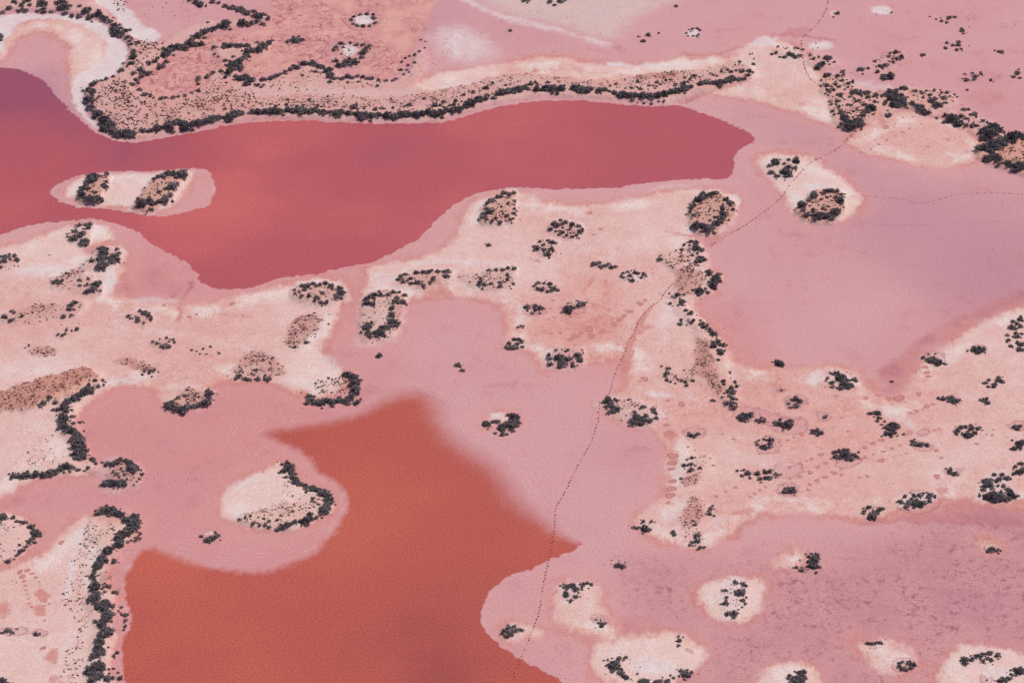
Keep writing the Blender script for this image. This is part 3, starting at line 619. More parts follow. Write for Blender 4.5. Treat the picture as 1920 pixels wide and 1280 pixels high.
 "2 2": """1535 15 30 1510 45 26 1560 35 22 1590 40 24 1560 90 34 1545 150 14 1590 25 16 1120 187 14 1165 210 20 1185 208 12 1160 245 22 1160 285 20 1150 265 14 1190 305 12 1300 305 16
1310 330 16 1355 300 16 1225 315 12 1270 300 14 1245 290 12 1635 235 16 1640 280 8 1585 305 22 1590 330 16 1670 310 22 1645 360 26 1685 345 24 1620 385 22 1655 395 22 1635 420 20
1655 440 20 1680 445 16 1610 475 20 1650 470 22 1665 500 24 1640 490 18 1505 440 16 1520 450 10 1575 430 10 1680 475 16"""}),
("in the damp clump below the long ridge", 'x', 0, {"2 2": "1720 570 34 1740 560 36 1790 548 28 1720 585 26 1760 575 22 1835 590 20 1870 570 14 1865 595 18 1892 597 20 1895 580 14 1855 610 12"}),
("in the ringed clump right of the bay", 'x', 0, {"2 2": "1330 700 20 1325 685 14 1355 708 22 1385 700 20 1400 695 14 1365 715 16"}),
("in the half-ring clump below the damp clump", 'x', 0, {"2 2": "1830 755 14 1850 740 14 1890 735 14 1840 775 14 1870 790 24 1900 795 24 1880 800 18 1910 740 14", "3 2": "15 735 22 15 765 20 10 795 20 30 740 16"}),
("on the brown mound east of the trail bay", 'x', 0, {"2 2": "1350 880 18 1310 893 12 1340 925 24 1290 935 22 1340 970 26 1410 955 18 1510 930 8 1265 1030 12"}),
("in the short row right of the brown mound", 'x', 0, {"2 2": "1690 970 12 1720 968 12 1740 965 12 1772 985 28 1725 1005 18 1840 990 24 1783 1025 14 1860 1030 24 1900 1025 22 1900 980 24",
 "3 2": "15 970 26 65 1000 20 10 1025 22 55 990 12"}),
("on the islet the dotted trail passes", 'x', .4, {"2 2": """720 445 32 690 460 22 740 475 28 710 490 24 770 440 20 785 455 14 795 515 28 755 525 26 730 530 24 765 535 20 875 440 16 930 560 26
920 540 16 985 500 18 960 515 12 895 595 30 925 615 26 965 580 20 1000 567 18 980 610 30 1010 595 20 1040 600 24 1080 580 16 1065 535 22 1060 515 18 1080 550 16 970 625 18"""}),
("on the islet at the inlet's lower right", 'x', .3, {"2 2": """275 105 20 280 135 22 285 175 26 350 125 34 365 185 30 355 165 16 405 140 30 430 130 18 490 110 28 505 145 26 455 185 24 455 165 14
325 70 14 400 80 14 420 70 14 375 65 10 525 70 10 520 155 14 535 90 10"""}),
("in the small clump at the inlet's right shore", 'x', 0, {"2 1": "20 1265 20 50 1265 18 70 1275 14", "2 2": "15 35 26 40 20 18 70 10 18 80 40 16 5 50 20", "1 2": "1890 40 30 1900 15 20"}),
("in the boomerang clump amid the pink flat", 'x', 0, {"1 2": "1720 605 30 1740 620 26 1780 600 22 1810 600 22 1740 655 10 1850 640 34 1870 610 22 1840 660 18 1900 550 22 1895 625 28 1910 660 20 1795 685 14 1860 690 26 1885 695 14",
 "2 2": "20 565 36 35 590 24 20 620 36 5 545 20 45 610 20 10 670 16 75 612 6"}),
("standing alone amid the inlet flat", 'x', 0, {"1 2": "925 103 26 905 110 14"}),
("in the loose trio amid the inlet flat", 'x', 0, {"1 2": "1520 165 18 1500 178 18 1530 185 14 1545 212 22 1560 215 12"}),
("around the cup-shaped islet above the orange lagoon", 'x', 0, {"1 2": """680 250 30 720 255 34 740 280 34 755 310 30 730 325 28 760 350 30 735 360 34 755 385 28 720 400 30 705 425 30 680 440 28
650 445 30 615 440 28 580 450 30 545 440 30 510 435 26 490 465 28 445 455 30 410 440 30 400 405 28 435 410 16 380 465 18 760 455 24 745 470 18 690 465 22 570 483 20 785 430 14
340 380 10 620 420 20 670 240 18"""}),
("on the teardrop islet beside the orange lagoon", 'y', 0, {"1 2": """235 915 26 240 945 34 265 965 26 215 965 26 185 980 22 195 920 16 280 920 12 270 1010 30 300 1040 34 315 1060 26 300 990 14
230 1015 18 370 1075 28 375 1095 22 375 1130 16 440 1105 34 470 1120 30 510 1150 34 520 1130 24 540 1180 34 560 1205 30 545 1215 30 520 1255 34 490 1270 30 550 1120 8 430 1190 14
440 1220 12 470 1235 14""", "1 3": """530 5 24 490 15 28 455 40 22 410 25 28 385 65 38 420 55 20 300 85 26 270 95 20 235 110 30 200 115 26 180 130 22 155 130 20 100 120 20 70 105 18
30 105 16 340 105 14 185 38 12 280 10 14 160 75 12 100 80 14 60 60 12 20 50 12""", "0 3": "1900 95 18 1800 60 14 1840 50 12 1880 40 14"}),
("in the compact clump left of the teardrop islet", 'x', 0, {"0 3": "1510 180 16 1555 205 28 1580 195 30 1610 185 30 1635 175 18 1612 145 10 1570 220 18"}),
("in the winding hedge around the left bay", 'y', 0, {"0 2": """770 300 22 780 330 16 715 310 18 740 345 22 690 360 30 670 340 18 650 375 34 620 400 32 690 390 26 560 430 36 590 440 22
540 440 30 510 450 28 490 480 30 500 510 28 470 510 26 430 515 22 500 535 22 540 525 14 540 570 26 470 580 38 480 610 28 450 650 26 490 650 34 520 670 34 555 620 18 530 605 12
600 610 18 560 680 32 580 710 34 610 720 26 550 740 28 590 750 38 620 760 24 560 790 30 600 800 36 630 820 28 650 825 20 580 850 34 610 870 34 570 880 28 640 860 24 640 885 16
690 885 24 710 900 20 720 920 20 330 470 24 380 440 22 300 490 18 420 460 22 400 515 16 365 455 14 630 670 10 770 905 14"""}),
("in the straight strip near the left edge", 'x', 0, {"0 2": """100 1010 26 70 1000 14 150 1010 28 200 1000 32 180 1020 20 265 1000 32 240 1005 24 320 1005 32 345 1000 22 380 985 32 420 985 26
460 955 26 500 945 34 540 950 26 580 965 22 600 965 14 660 955 18 635 970 12"""}),
("around the claw-shaped islet below the left bay", 'x', .3, {"0 2": """810 930 28 850 930 30 880 910 24 905 895 28 960 910 28 985 930 34 1000 960 36 970 955 24 1005 985 26 1060 970 14 1065 995 20
1040 970 12 1045 1035 14 1030 1055 10 1005 1078 10 880 1000 20 910 965 16 940 1010 18 900 1025 16 850 990 14 800 1060 32 845 1070 34 890 1070 28 920 1065 34 870 1055 22 945 1080 16
855 1105 10 925 985 12"""}),
("around the U-shaped islet above the left bay", 'x', .6, {"0 2": """1280 475 34 1260 500 26 1300 500 30 1320 515 26 1350 525 20 1380 520 34 1420 495 30 1410 470 16 1460 490 24 1490 480 30
1540 465 34 1570 430 28 1560 405 22 1560 375 26 1585 400 20 1390 415 22 1335 430 18 1405 375 12 1495 425 12 1460 440 14 1420 355 10 1600 395 12"""}),
("at the foot of the triangular brown mound", 'x', 0, {"0 2": "1800 260 28 1840 280 22 1870 285 20 1770 275 20 1910 215 14", "1 2": "20 280 22 70 255 14 95 280 22 70 280 18 5 215 14"}),
("on the flat brown mounds left of centre", 'x', 0, {"0 2": "1130 225 20 1160 215 14 1120 240 14 1070 250 14 1085 225 14 1190 230 10 1140 265 10 1440 65 14 1525 55 14 1580 40 14 1500 95 10 1550 98 8 1645 90 14 1475 75 10 220 30 16 190 50 8",
 "1 2": "380 8 18 290 45 18 255 40 10", "1 1": "545 1150 10 550 1078 8"}),
("in the hedge along the orange lagoon's left bank", 'y', 0, {"0 2": "720 1270 14 770 1265 30 800 1235 18 820 1260 30 860 1265 28", "0 3": """730 15 28 810 5 30 860 15 30 900 20 34 930 15 18 940 70 26
970 65 32 1000 45 40 1020 80 36 1040 110 28 990 110 34 1000 140 26 950 130 22 940 170 36 900 190 40 880 205 26 900 160 20 895 245 34 915 240 22 860 270 22 820 290 38 790 300 26
770 350 34 760 380 36 740 405 36 720 430 30 780 370 24 860 370 24 850 385 14 700 485 28 715 550 38 720 580 34 700 590 26 720 630 38 690 655 36 740 650 30 720 685 26 800 690 40
770 710 36 740 720 34 830 710 24 790 735 32 820 770 36 790 780 32 840 770 22 810 810 28 760 845 34 720 828 20 800 900 46 780 920 34 820 890 30 750 970 34 740 990 26 740 1030 40
760 1040 34 730 1070 40 700 1090 32 770 1065 22 740 1150 38 770 1155 28 720 1150 24 690 1190 40 670 1200 26 710 1195 24 755 1225 34 730 1240 24 810 1250 36 840 1240 24 700 1265 34
690 1275 26 1055 158 18 1030 195 22 1015 215 14 860 600 26 790 605 16 850 720 16 910 710 16 940 765 24 890 740 14 945 805 18 905 755 12 940 850 20 930 880 14 880 1050 18
855 1075 20 850 1170 14 820 1210 14 790 1185 14 820 1180 12 885 1200 12 900 1240 22 815 1020 10 810 555 20 780 570 12 790 540 12 960 225 16 985 215 12"""}),
("around the pale mound at the lower left edge", 'y', 0, {"0 3": """20 30 34 15 55 30 100 42 22 130 70 22 185 75 22 155 75 16 235 110 30 270 160 32 280 135 18 230 215 26 260 225 16 215 230 20
150 300 22 170 285 20 200 260 16 130 320 16 60 365 22 105 350 12 120 325 14 150 252 16 5 50 30"""}),
("near the bottom left corner", 'y', 0, {"0 3": "60 890 20 85 895 18 30 905 14 40 890 16 100 905 14 130 875 10 10 905 12 280 912 22 270 915 12 20 1270 34 40 1280 26"}),
("at the pale spit's left tip", 'x', 0, {"2 3": "915 112 18 955 112 14 1000 115 36 985 68 18 1045 68 18 980 158 10 1025 128 18"}),
("on the pale spit right of the orange lagoon", 'y', 0, {"2 3": "1215 165 24 1210 148 20 1385 175 30 1355 225 20 1400 215 20 1335 245 16 1410 262 22 1440 260 14 1480 15 20 1515 30 12 1370 100 16 1355 70 12 1385 215 20 1300 185 10",
 "2 2": "1490 1255 24 1505 1235 12"}),
("standing alone below the pale spit", 'x', 0, {"2 3": "800 395 30 825 400 26 840 408 16 805 358 8 850 375 8 785 400 18"}),
("on the islet right of the orange lagoon's tip", 'x', .2, {"2 3": "400 555 26 415 575 16 455 545 26 440 555 20 480 578 28 530 540 20 525 560 16 565 530 18 597 540 16 403 615 24 400 600 18 480 636 22 440 667 18 575 572 8 415 630 16"}),
("in the small V-shaped clump at lower centre", 'x', 0, {"2 3": "675 845 22 690 835 16 655 830 14 630 805 12 705 828 12 665 810 10 670 855 16"}),
("on the round salt islet at lower right", 'y', .25, {"2 3": """1675 523 26 1730 535 18 1748 553 22 1598 590 20 1705 605 34 1730 600 28 1690 598 22 1610 640 20 1605 665 14 1605 685 24 1735 660 22
1725 668 14 1615 760 24 1665 760 28 1650 765 18 1755 640 12 1590 690 14 1750 690 14 1725 715 12 1695 735 10"""}),
("in the pair on the crescent islet's top right", 'y', 0, {"2 3": "1258 958 22 1250 998 16 1250 930 14 1285 935 10"}),
("around the crescent islet at the bottom edge", 'x', 0, {"2 3": """690 1110 12 720 1107 12 750 1095 10 805 1095 24 855 1088 16 770 1145 40 745 1130 24 750 1190 18 820 1205 26 862 1237 26 840 1230 16
940 1210 12 985 1268 32 1015 1270 22 1085 1280 34 1160 1265 26 1175 1255 16 1213 1240 14 1300 1205 36 1265 1185 18 1330 1220 22 1345 1195 18 1255 1225 14 1190 1220 14 1315 1180 12
1130 1237 10 895 1250 8"""}),
("beside the orange lagoon's lower right shore", 'x', 0, {"1 3": "1895 860 22 1910 900 30 1860 900 24 1885 925 22 1855 880 14", "2 3": "15 855 24 40 880 28 75 880 18 15 885 22 5 920 14"}),
("in the clump beside a small white salt patch", 'y', 0, {"3 3": "350 325 30 365 320 22 310 330 20 355 352 32 305 365 24 350 398 34 300 405 16 330 355 20 255 430 26 213 410 18 360 450 14 240 358 8 285 312 10 300 430 8 325 400 14"}),
("in the clump on the red-brown shore at right", 'x', 0, {"3 2": "750 1245 20 768 1240 14 720 1270 18 800 1270 20 840 1255 28 865 1250 18", "3 3": "715 5 18 780 25 40 765 35 24 825 5 18 805 55 8"}),
("in the lone clump near the lower right edge", 'x', 0, {"3 3": "1650 285 22 1685 275 26 1710 280 22 1665 270 16 1747 288 10"}),
("in the short row above the bottom right clump", 'x', 0, {"3 3": "750 980 20 780 980 22 810 975 20 840 975 20 855 985 10"}),
("in the oval bottom clump on damp crust", 'x', 0, {"3 3": "985 1130 18 1010 1120 16 1050 1130 22 1085 1140 22 1100 1145 16 1070 1165 22 1040 1180 18 1005 1170 24 985 1155 18 1060 1118 14 1025 1165 16"}),
("in the slanting row at the lower right", 'x', 0, {"3 3": """1480 1130 28 1450 1110 18 1465 1092 18 1490 1100 22 1530 1100 24 1520 1075 12 1570 1080 24 1600 1075 20 1550 1072 10 1610 1060 16
1640 1060 14 1665 1052 22 1720 1070 26 1675 1108 20 1645 1095 18 1610 1112 20 1630 1135 8 1685 1142 6"""}),
("in the bottom right corner", 'x', 0, {"3 3": "1880 1190 32 1910 1195 26 1850 1190 14 1825 1213 18 1820 1185 12 1860 1225 12 1810 1245 22 1750 1260 30 1780 1262 24 1730 1265 20 1900 1180 20 1640 1258 10"}),
("on the salt islet at the bottom edge", 'x', 0, {"3 3": "260 1190 24 240 1200 22 250 1215 28 275 1195 20 200 1193 10 160 1225 20 150 1245 18 190 1250 26 215 1265 30 250 1260 28 280 1245 16 165 1275 16 240 1275 24"}),
("standing alone at the right flat's lower shore", 'x', 0, {"3 2": "85 160 34 70 150 20 100 170 22"}),
("on the white islet below the right flat", 'x', .2, {"3 2": """515 240 26 485 245 18 545 280 34 555 265 20 480 310 24 485 340 18 545 348 28 600 330 32 575 320 22 645 285 22 655 300 16 590 290 20 445 280 16
435 300 10 620 295 14 610 345 18 530 350 16 465 240 10"""}),
("dotted singly over the right salt plain", 'x', 0, {"3 2": "100 366 14 428 565 22 930 298 16 1017 695 16 975 705 8 1608 667 8"}),
("in the small clump below the white islet", 'x', 0, {"3 2": "205 430 26 185 440 18 240 450 28 155 465 18 200 470 16 170 495 16 210 490 22 225 485 12"}),
("in the clump inside the long damp halo", 'x', 0, {"3 2": "70 610 28 90 585 16 100 620 24 135 625 38 155 610 28 120 640 24 170 600 20"}),
("in the compact clump right of the damp halo", 'x', 0, {"3 2": "345 680 24 370 675 20 400 685 22 375 695 24 370 660 14"}),
("in the clump at the right flat's red corner", 'x', 0, {"3 2": "1210 130 30 1245 130 28 1230 150 26 1285 155 30 1265 160 20 1165 118 18 1205 95 12 1255 93 12 1270 180 16"}),
("in the small clump right of the red corner", 'x', 0, {"3 2": "1550 60 30 1580 55 30 1570 80 26 1615 60 22 1495 72 14 1545 45 16 1600 75 20"}),
("in the clump at the right edge, mid height", 'x', 0, {"3 1": "1840 1130 20 1890 1110 28 1825 1175 28 1850 1185 20 1895 1165 24 1870 1150 20 1795 1235 16 1860 1220 20 1870 1245 22 1800 1270 16 1905 1225 14 1840 1245 14",
 "3 2": "1818 35 18 1790 5 14 1880 60 24 1900 20 26 1905 65 20 1870 10 20"}),
("in the slanting clump near the right edge", 'x', 0, {"3 2": "1630 310 18 1655 290 16 1700 320 24 1690 340 20 1730 275 22 1720 295 20 1755 300 20 1650 340 16 1740 290 14 1770 310 8"}),
("in the flat row amid the right salt plain", 'x', 0, {"3 2": "1275 425 16 1310 432 22 1330 430 14 1370 420 24 1400 440 28 1430 440 22 1395 460 22 1350 450 12 1360 430 18"}),
("in the loose foursome near the right edge", 'x', 0, {"3 2": "1590 440 16 1615 435 14 1640 428 22 1645 458 22 1605 455 10 1660 465 14"}),
("in the falling string amid the right salt plain", 'y', 0, {"3 2": "820 535 30 775 540 22 800 530 16 840 545 18 840 575 16 820 595 16 795 565 10 875 600 14 855 625 10 925 620 28 880 645 24 960 640 30 910 655 24 950 625 20 885 690 26 920 690 28 950 685 24 900 630 18 985 645 10"}),
("in the small clump below the falling string", 'x', 0, {"3 2": "1085 770 24 1080 745 16 1130 775 24 1160 770 20 1190 775 20 1110 780 16 1100 735 10"}),
("in the open ring near the right edge", 'x', 0, {"3 2": "1420 670 26 1410 690 20 1445 640 18 1480 640 20 1525 640 26 1520 660 20 1575 650 24 1550 685 22 1500 700 32 1525 705 20 1475 700 18 1430 655 18"}),
("at the right edge beside the open ring", 'y', 0, {"3 2": "1865 640 28 1840 645 16 1890 635 20 1875 660 14 1830 740 16 1890 765 34 1850 800 28 1830 805 18 1880 790 20 1910 750 18"}),
("in the domed clump amid the ringed crust", 'x', 0, {"3 2": "500 830 20 535 815 18 570 812 18 600 815 16 515 865 28 580 845 34 560 835 22 630 850 22 650 855 16 625 880 26 670 865 20 585 885 18 545 880 12 590 830 20 680 830 10"}),
("in the trio with a pointed damp halo", 'x', 0, {"3 2": "1365 965 24 1375 985 22 1410 993 24 1350 975 14"}),
("in the damp clump below the ringed crust", 'x', 0, {"3 2": "125 1125 24 160 1110 26 185 1105 24 185 1125 24 150 1130 24 130 1100 14"}),
("in the oval ring above the red-brown band", 'x', .15, {"3 2": """1025 1165 18 1000 1205 22 1060 1215 26 1035 1238 20 1090 1150 18 1100 1165 16 1140 1155 18 1165 1140 16 1190 1135 14 1215 1150 26 1205 1170 22
1170 1205 26 1210 1195 24 1140 1220 36 1150 1235 22 1090 1215 26 1075 1185 18 1110 1190 18 1050 1200 20 990 1200 14"""}),
("in the big clump at the right edge", 'x', .15, {"3 2": """1695 1000 20 1755 1000 22 1735 1030 24 1790 1025 26 1710 1050 20 1650 1045 34 1640 1060 20 1670 1080 26 1630 1085 24
1600 1090 12 1610 1115 20 1725 1085 16 1765 1085 22 1805 1115 30 1830 1150 32 1650 1160 34 1690 1165 36 1740 1170 38 1780 1180 28 1660 1175 26 1720 1185 30 1745 1130 20
1585 1155 18 1700 1140 26"""}),
("at the right edge, just above the big clump", 'y', 0, {"3 2": "1900 915 24 1855 938 22 1860 985 26 1895 975 30 1910 950 26 1835 1000 14"}),
]

# low tussocks: outline, number per 100 square pixels, half width in pixels (min, max), colour kind (0 brown, 1 dark)
TUSS = [
 (pts2("170 190 200 160 235 150 245 185 290 190 350 184 400 168 440 168 480 172 480 205 420 222 330 236 250 250 210 240 185 220"), 3.2, 1.2, 2.6, 0),
 (pts2("205 160 235 148 250 180 280 200 240 205 215 190"), 4.5, 1.3, 2.8, 1),
 (pts2("240 75 300 80 330 90 300 110 260 135 240 130"), 3.2, 1.2, 2.6, 1), (pts2("205 -5 240 5 236 24 215 20"), 3, 1.2, 2.4, 0), (pts2("240 20 340 0 380 20 340 45 270 40"), .3, 1, 1.8, 0),
 (pts2("480 185 620 182 720 188 830 168 960 140 1000 150 960 165 860 195 780 205 640 205 480 200"), 3.5, 1, 2.0, 0),
 (pts2("480 196 640 202 780 204 860 192 960 162 960 175 860 204 780 212 640 208 480 205"), 2.5, 1.8, 3.6, 1),
 (pts2("960 140 1060 146 1100 154 1180 148 1260 133 1320 135 1390 118 1400 135 1330 150 1260 165 1180 170 1060 162"), 3.4, 1, 2.0, 0), (pts2("1190 145 1260 133 1270 145 1210 155"), 6, 1, 2, 0),
 (pts2("980 160 1180 168 1330 150 1340 158 1200 176 1000 168"), 2, 1.6, 3.2, 1),
 (pts2("480 160 560 140 600 125 640 150 700 155 740 158 640 172 520 175"), 1.8, 1, 2.2, 1), (pts2("380 165 410 140 430 115 445 120 440 150 430 165"), 2, 1.2, 2.4, 1), (pts2("770 130 800 90 850 70 850 110 800 150 760 160"), .8, .8, 1.4, 1),
 (pts2("1540 152 1580 142 1600 160 1610 180 1640 195 1640 225 1600 240 1570 225 1555 195"), 3, 1.2, 3.0, 1), (pts2("1690 168 1760 172 1795 185 1780 208 1740 212 1700 200"), 2, 1.2, 3, 1), (pts2("1780 212 1830 212 1850 235 1820 245 1785 230"), 2, 1.2, 3, 1),
 (pts2("1870 272 1925 262 1925 318 1890 315 1860 300"), 3.5, 1.2, 2.6, 0), (pts2("1620 132 1650 108 1690 98 1690 110 1650 128"), 3, 1, 2.4, 1), (pts2("1450 92 1500 88 1560 108 1550 122 1500 108"), 1.6, 1, 2.2, 1), (pts2("1780 15 1830 20 1820 55 1790 58"), 1.2, .7, 1.5, 1), (pts2("1870 45 1925 40 1925 62 1880 60"), 1.5, .7, 1.5, 1), (pts2("1800 148 1820 132 1850 138 1840 155"), 1.4, 1, 2, 1), (ell(1655, 22, 22, 9), 1.2, .7, 1.2, 1), (ell(790, 60, 250, 60), .04, .7, 1.1, 1), (ell(1080, 40, 150, 34), .12, .7, 1.2, 1),
 (ell(135, 515, 24, 9, -20), 5, 1, 2.4, 0), (ell(75, 580, 40, 9, -8), 5, 1, 2.4, 0), (ell(80, 659, 27, 11, 5), 6, 1, 2.2, 0), (pts2("210 678 240 672 275 682 295 695 280 702 250 692 225 684"), 6, 1, 2.2, 0),
 (pts2("550 600 590 588 605 598 592 628 562 645 533 646"), 6, 1, 2.6, 0), (pts2("435 702 455 670 478 657 505 665 540 695 515 706 470 706"), 4.5, 1.2, 2.8, 0), (pts2("-20 742 60 716 130 698 170 693 178 705 140 730 100 748 50 770 -20 772"), 6, 1.1, 2.2, 0), (pts2("150 720 185 705 185 720 130 745"), 1, 1.2, 2.4, 0),
 (pts2("583 722 610 708 650 703 655 735 610 742"), 4, 1.2, 2.6, 0), (ell(352, 745, 24, 9, -20), 4, 1.2, 2.6, 0), (pts2("40 862 90 805 112 830 110 868 60 878"), 1.0, 1, 2.2, 1), (ell(75, 870, 40, 8), 2, .8, 1.6, 1),
 (pts2("445 975 520 950 560 935 600 925 610 940 580 965 520 985 470 988"), 2.6, 1.1, 2.8, 0), (pts2("445 970 500 952 540 935 530 905 540 905 556 935 520 958 460 980"), 3, .9, 1.8, 1),
 (pts2("165 985 205 980 225 985 210 1010 190 1030 170 1075 158 1130 165 1170 152 1200 158 1240 145 1280 115 1280 120 1220 145 1195 140 1160 110 1125 130 1080 142 1040"), 2.0, 1.2, 2.6, 1), (pts2("185 1075 208 1070 206 1110 190 1110"), 6, 1, 2.2, 0), (pts2("-5 985 45 985 60 1010 20 1045 -5 1055"), 1.1, 1, 2.2, 1),
 (pts2("1240 488 1270 470 1300 470 1310 500 1296 520 1275 515 1250 500"), 3.5, 1.2, 2.8, 0), (pts2("1275 505 1310 510 1330 530 1300 555 1270 560 1268 535"), 6, 1, 2.2, 0), (pts2("1295 590 1330 610 1355 650 1340 645 1315 620"), 2.5, 1.2, 2.6, 0),
 (pts2("1305 640 1325 640 1340 680 1350 720 1365 745 1345 740 1320 715 1300 705"), 7, .9, 2, 0), (pts2("1250 705 1300 690 1310 712 1270 718"), 3.5, 1.2, 2.6, 0), (pts2("1330 720 1370 730 1378 760 1355 762"), 1.6, 1, 2, 1),
 (ell(1180, 760, 26, 8, 15), 4, 1, 2.2, 0), (ell(1225, 768, 16, 8), 3, 1, 2, 1), (ell(1295, 900, 22, 10, -20), 7, 1, 2.2, 0), (ell(1315, 870, 22, 14, -30), 2.5, 1, 2.2, 0), (pts2("1275 985 1285 950 1300 930 1320 945 1315 975 1300 990"), 5, 1, 2.2, 0), (ell(1300, 1000, 26, 14, 20), 2, .9, 1.8, 1), (ell(1060, 662, 30, 8), 1.6, 1, 2, 1),
 (ell(1335, 400, 30, 22), 2.2, 1.3, 3, 1), (ell(1545, 388, 28, 16), 2.4, 1.3, 3, 1), (ell(935, 393, 22, 20), 2, 1.3, 3, 1), (ell(305, 358, 18, 20, 30), 2.5, 1.2, 2.6, 0), (ell(178, 352, 12, 14), 1.2, 1.2, 2.4, 0), (ell(1470, 317, 22, 10), 2, 1.2, 2.4, 1), (ell(65, 500, 0.1, .1), 0, 1, 1, 0), (ell(150, 440, 14, 12), 2.2, 1, 2.2, 1), (ell(20, 498, 18, 8), 2, 1, 2.2, 0),
 (ell(805, 525, 28, 7), 1.6, 1.1, 2.4, 1), (ell(885, 520, 36, 5), 3.5, 1, 2, 0), (ell(930, 525, 26, 9), 3, 1, 2.2, 0), (ell(597, 552, 30, 10), 1.0, 1, 2.2, 0), (ell(725, 565, 18, 8), 2, 1, 2.2, 0), (ell(722, 600, 8, 16), 2, .9, 1.8, 1), (ell(262, 598, 16, 7), 3, 1, 2.2, 0), (ell(1062, 430, 20, 8), 1.5, 1, 2.2, 1), (ell(1080, 570, 14, 5), 2.5, 1, 2, 0), (ell(1378, 1122, 22, 26), 1.2, .9, 2.2, 1), (ell(1185, 1240, 26, 8, 40), .8, .9, 1.8, 1), (ell(1270, 1205, 12, 10), 1.2, .9, 1.6, 1), (ell(640, 1212, 0.1, .1), 0, 1, 1, 1), (ell(1642, 1212, 14, 5), 5, .8, 1.6, 1), (ell(1580, 712, 36, 20), .3, .9, 2, 1), (ell(655, 98, 20, 12), 2.5, 1, 2.2, 1), (ell(683, 38, 12, 5), .9, 1, 1.8, 1), (ell(225, 890, 26, 12), 1, 1, 2.2, 1), (ell(105, 1182, 0.1, .1), 0, 1, 1, 1), (ell(25, 1184, 22, 5), 1.2, 1.1, 2.4, 1), (ell(1200, 650, 0.1, .1), 0, 1, 1, 1)]

TRAILS = [  # dotted animal tracks: line, spacing px, half width px, jitter
 (pts2("1556 -10 1548 20 1535 42 1520 58 1505 72 1502 90 1505 110 1510 130 1518 148 1535 160"), 4, 1.3, .6),
 (pts2("1603 245 1575 275 1545 293 1520 305 1500 325 1480 348 1465 370 1440 392 1415 410 1390 427 1365 440 1345 450 1330 465"), 4.5, 1.2, .5),
 (pts2("1268 528 1250 545 1235 565 1215 580 1200 600 1190 620 1180 640 1170 665 1160 685 1150 710 1143 735 1125 760 1122 785 1115 810 1108 830 1095 853 1085 870 1075 890 1065 910 1055 930 1045 945 1041 960 1040 985 1035 1020 1030 1045 1022 1080 1017 1110 1012 1140 1005 1165 995 1190 985 1215 975 1235 965 1262 955 1300"), 5.5, 1.25, .8),
 (pts2("1598 368 1630 368 1660 371 1690 373 1720 381 1745 378 1770 371 1800 364 1840 362 1880 362 1940 367"), 5.5, .9, .5),
 (pts2("1610 418 1660 422 1740 421 1840 418 1930 413"), 5, .55, .4), (pts2("1765 1000 1740 1020 1715 1040 1690 1065 1660 1082 1630 1105 1595 1125"), 6, .6, .8),
 (pts2("1300 188 1360 205 1400 213 1450 222"), 5.5, .75, .6), (pts2("775 733 810 742 832 757"), 7, .8, 1), (pts2("275 897 350 899 430 896"), 12, .8, 1.2), (pts2("1440 500 1480 470 1500 458"), 8, .5, 1), (pts2("1080 1004 1150 998"), 18, .8, 1), (pts2("1650 345 1690 320"), 9, .5, 1), (pts2("850 770 945 830 955 870"), 14, .6, 5)]
RINGS = {"3 2": """160 945 14 200 933 9 243 918 16 285 900 9 325 883 16 398 850 18 165 1033 10 238 1015 16 315 985 20 372 948 16 433 915 16 485 888 9 300 1115 14 312 1075 14 368 1045 18 430 1020 18
495 988 20 545 957 12 550 1003 14 725 798 18 787 767 18 852 742 20 790 848 11 863 828 14 928 805 14 990 782 12 850 895 22 685 1022 11 745 1013 14 1070 540 14 1112 525 18 1190 492 20 1235 473 14
735 428 18 825 405 16 905 430 20 980 427 36 1130 397 20 1190 235 18 1200 265 18 1180 195 18 1262 820 16 1300 875 12 1563 770 14 1265 1015 22 148 742 12 195 720 11 250 700 18 550 573 12 515 413 11
600 678 12 1690 663 9 1640 700 9 1680 705 11 1160 512 9 700 880 14 730 872 14 895 885 7 945 870 6 1000 855 7 1045 845 8 1210 680 10 1245 670 10 1285 655 10""",
 "2 2": """1160 628 18 1187 683 18 1205 858 32 1203 912 28 1195 958 20 1185 1155 30 1195 1105 30 1205 1050 24 1168 447 14 1272 475 24 995 285 24 1530 1165 14 1605 1130 11 1675 1095 14 1780 1165 9
1820 1145 12 1860 1117 12 1900 1095 10 1170 1210 16 1320 793 12 1580 697 10 1660 735 11 960 300 10 1160 580 8 1155 545 8 1370 820 9""",
 "2 1": """960 1000 22 1000 975 16 885 1060 20 840 1093 18 805 1120 20 765 1155 22 580 1190 30 595 1245 26 475 1243 26 680 1210 22 435 1268 20 240 1205 12 290 1222 12 520 1222 16 365 1220 12
610 483 12 665 440 14 305 975 12 585 320 18 1055 770 8""",
 "0 3": "150 450 20 205 437 18 168 485 20 180 518 14 243 463 13 190 553 12 195 585 10 270 492 12 297 525 7 300 553 7 460 228 20 205 618 7 213 650 8 220 685 10 237 710 11 125 530 8 95 515 7 340 670 12 370 690 10 335 812 10 325 1020 18",
 "3 0": "1010 995 14 1060 970 10 950 935 8 955 1025 10 890 1055 11 830 1085 12 770 1120 9 885 960 22 1150 937 10 1085 878 8 1010 885 8 700 1145 14 1200 1105 12 1350 1050 12 1400 1040 7",
 "0 1": "1300 935 24 1475 1080 12 1420 1100 16 1230 1010 12 370 635 10 1740 1000 20"}
# ------------------------------------------------------------------ fields of the ground
shr = []                                    # every traced shrub: x, y (world), radius m, radius px, cluster
islet_polys = []


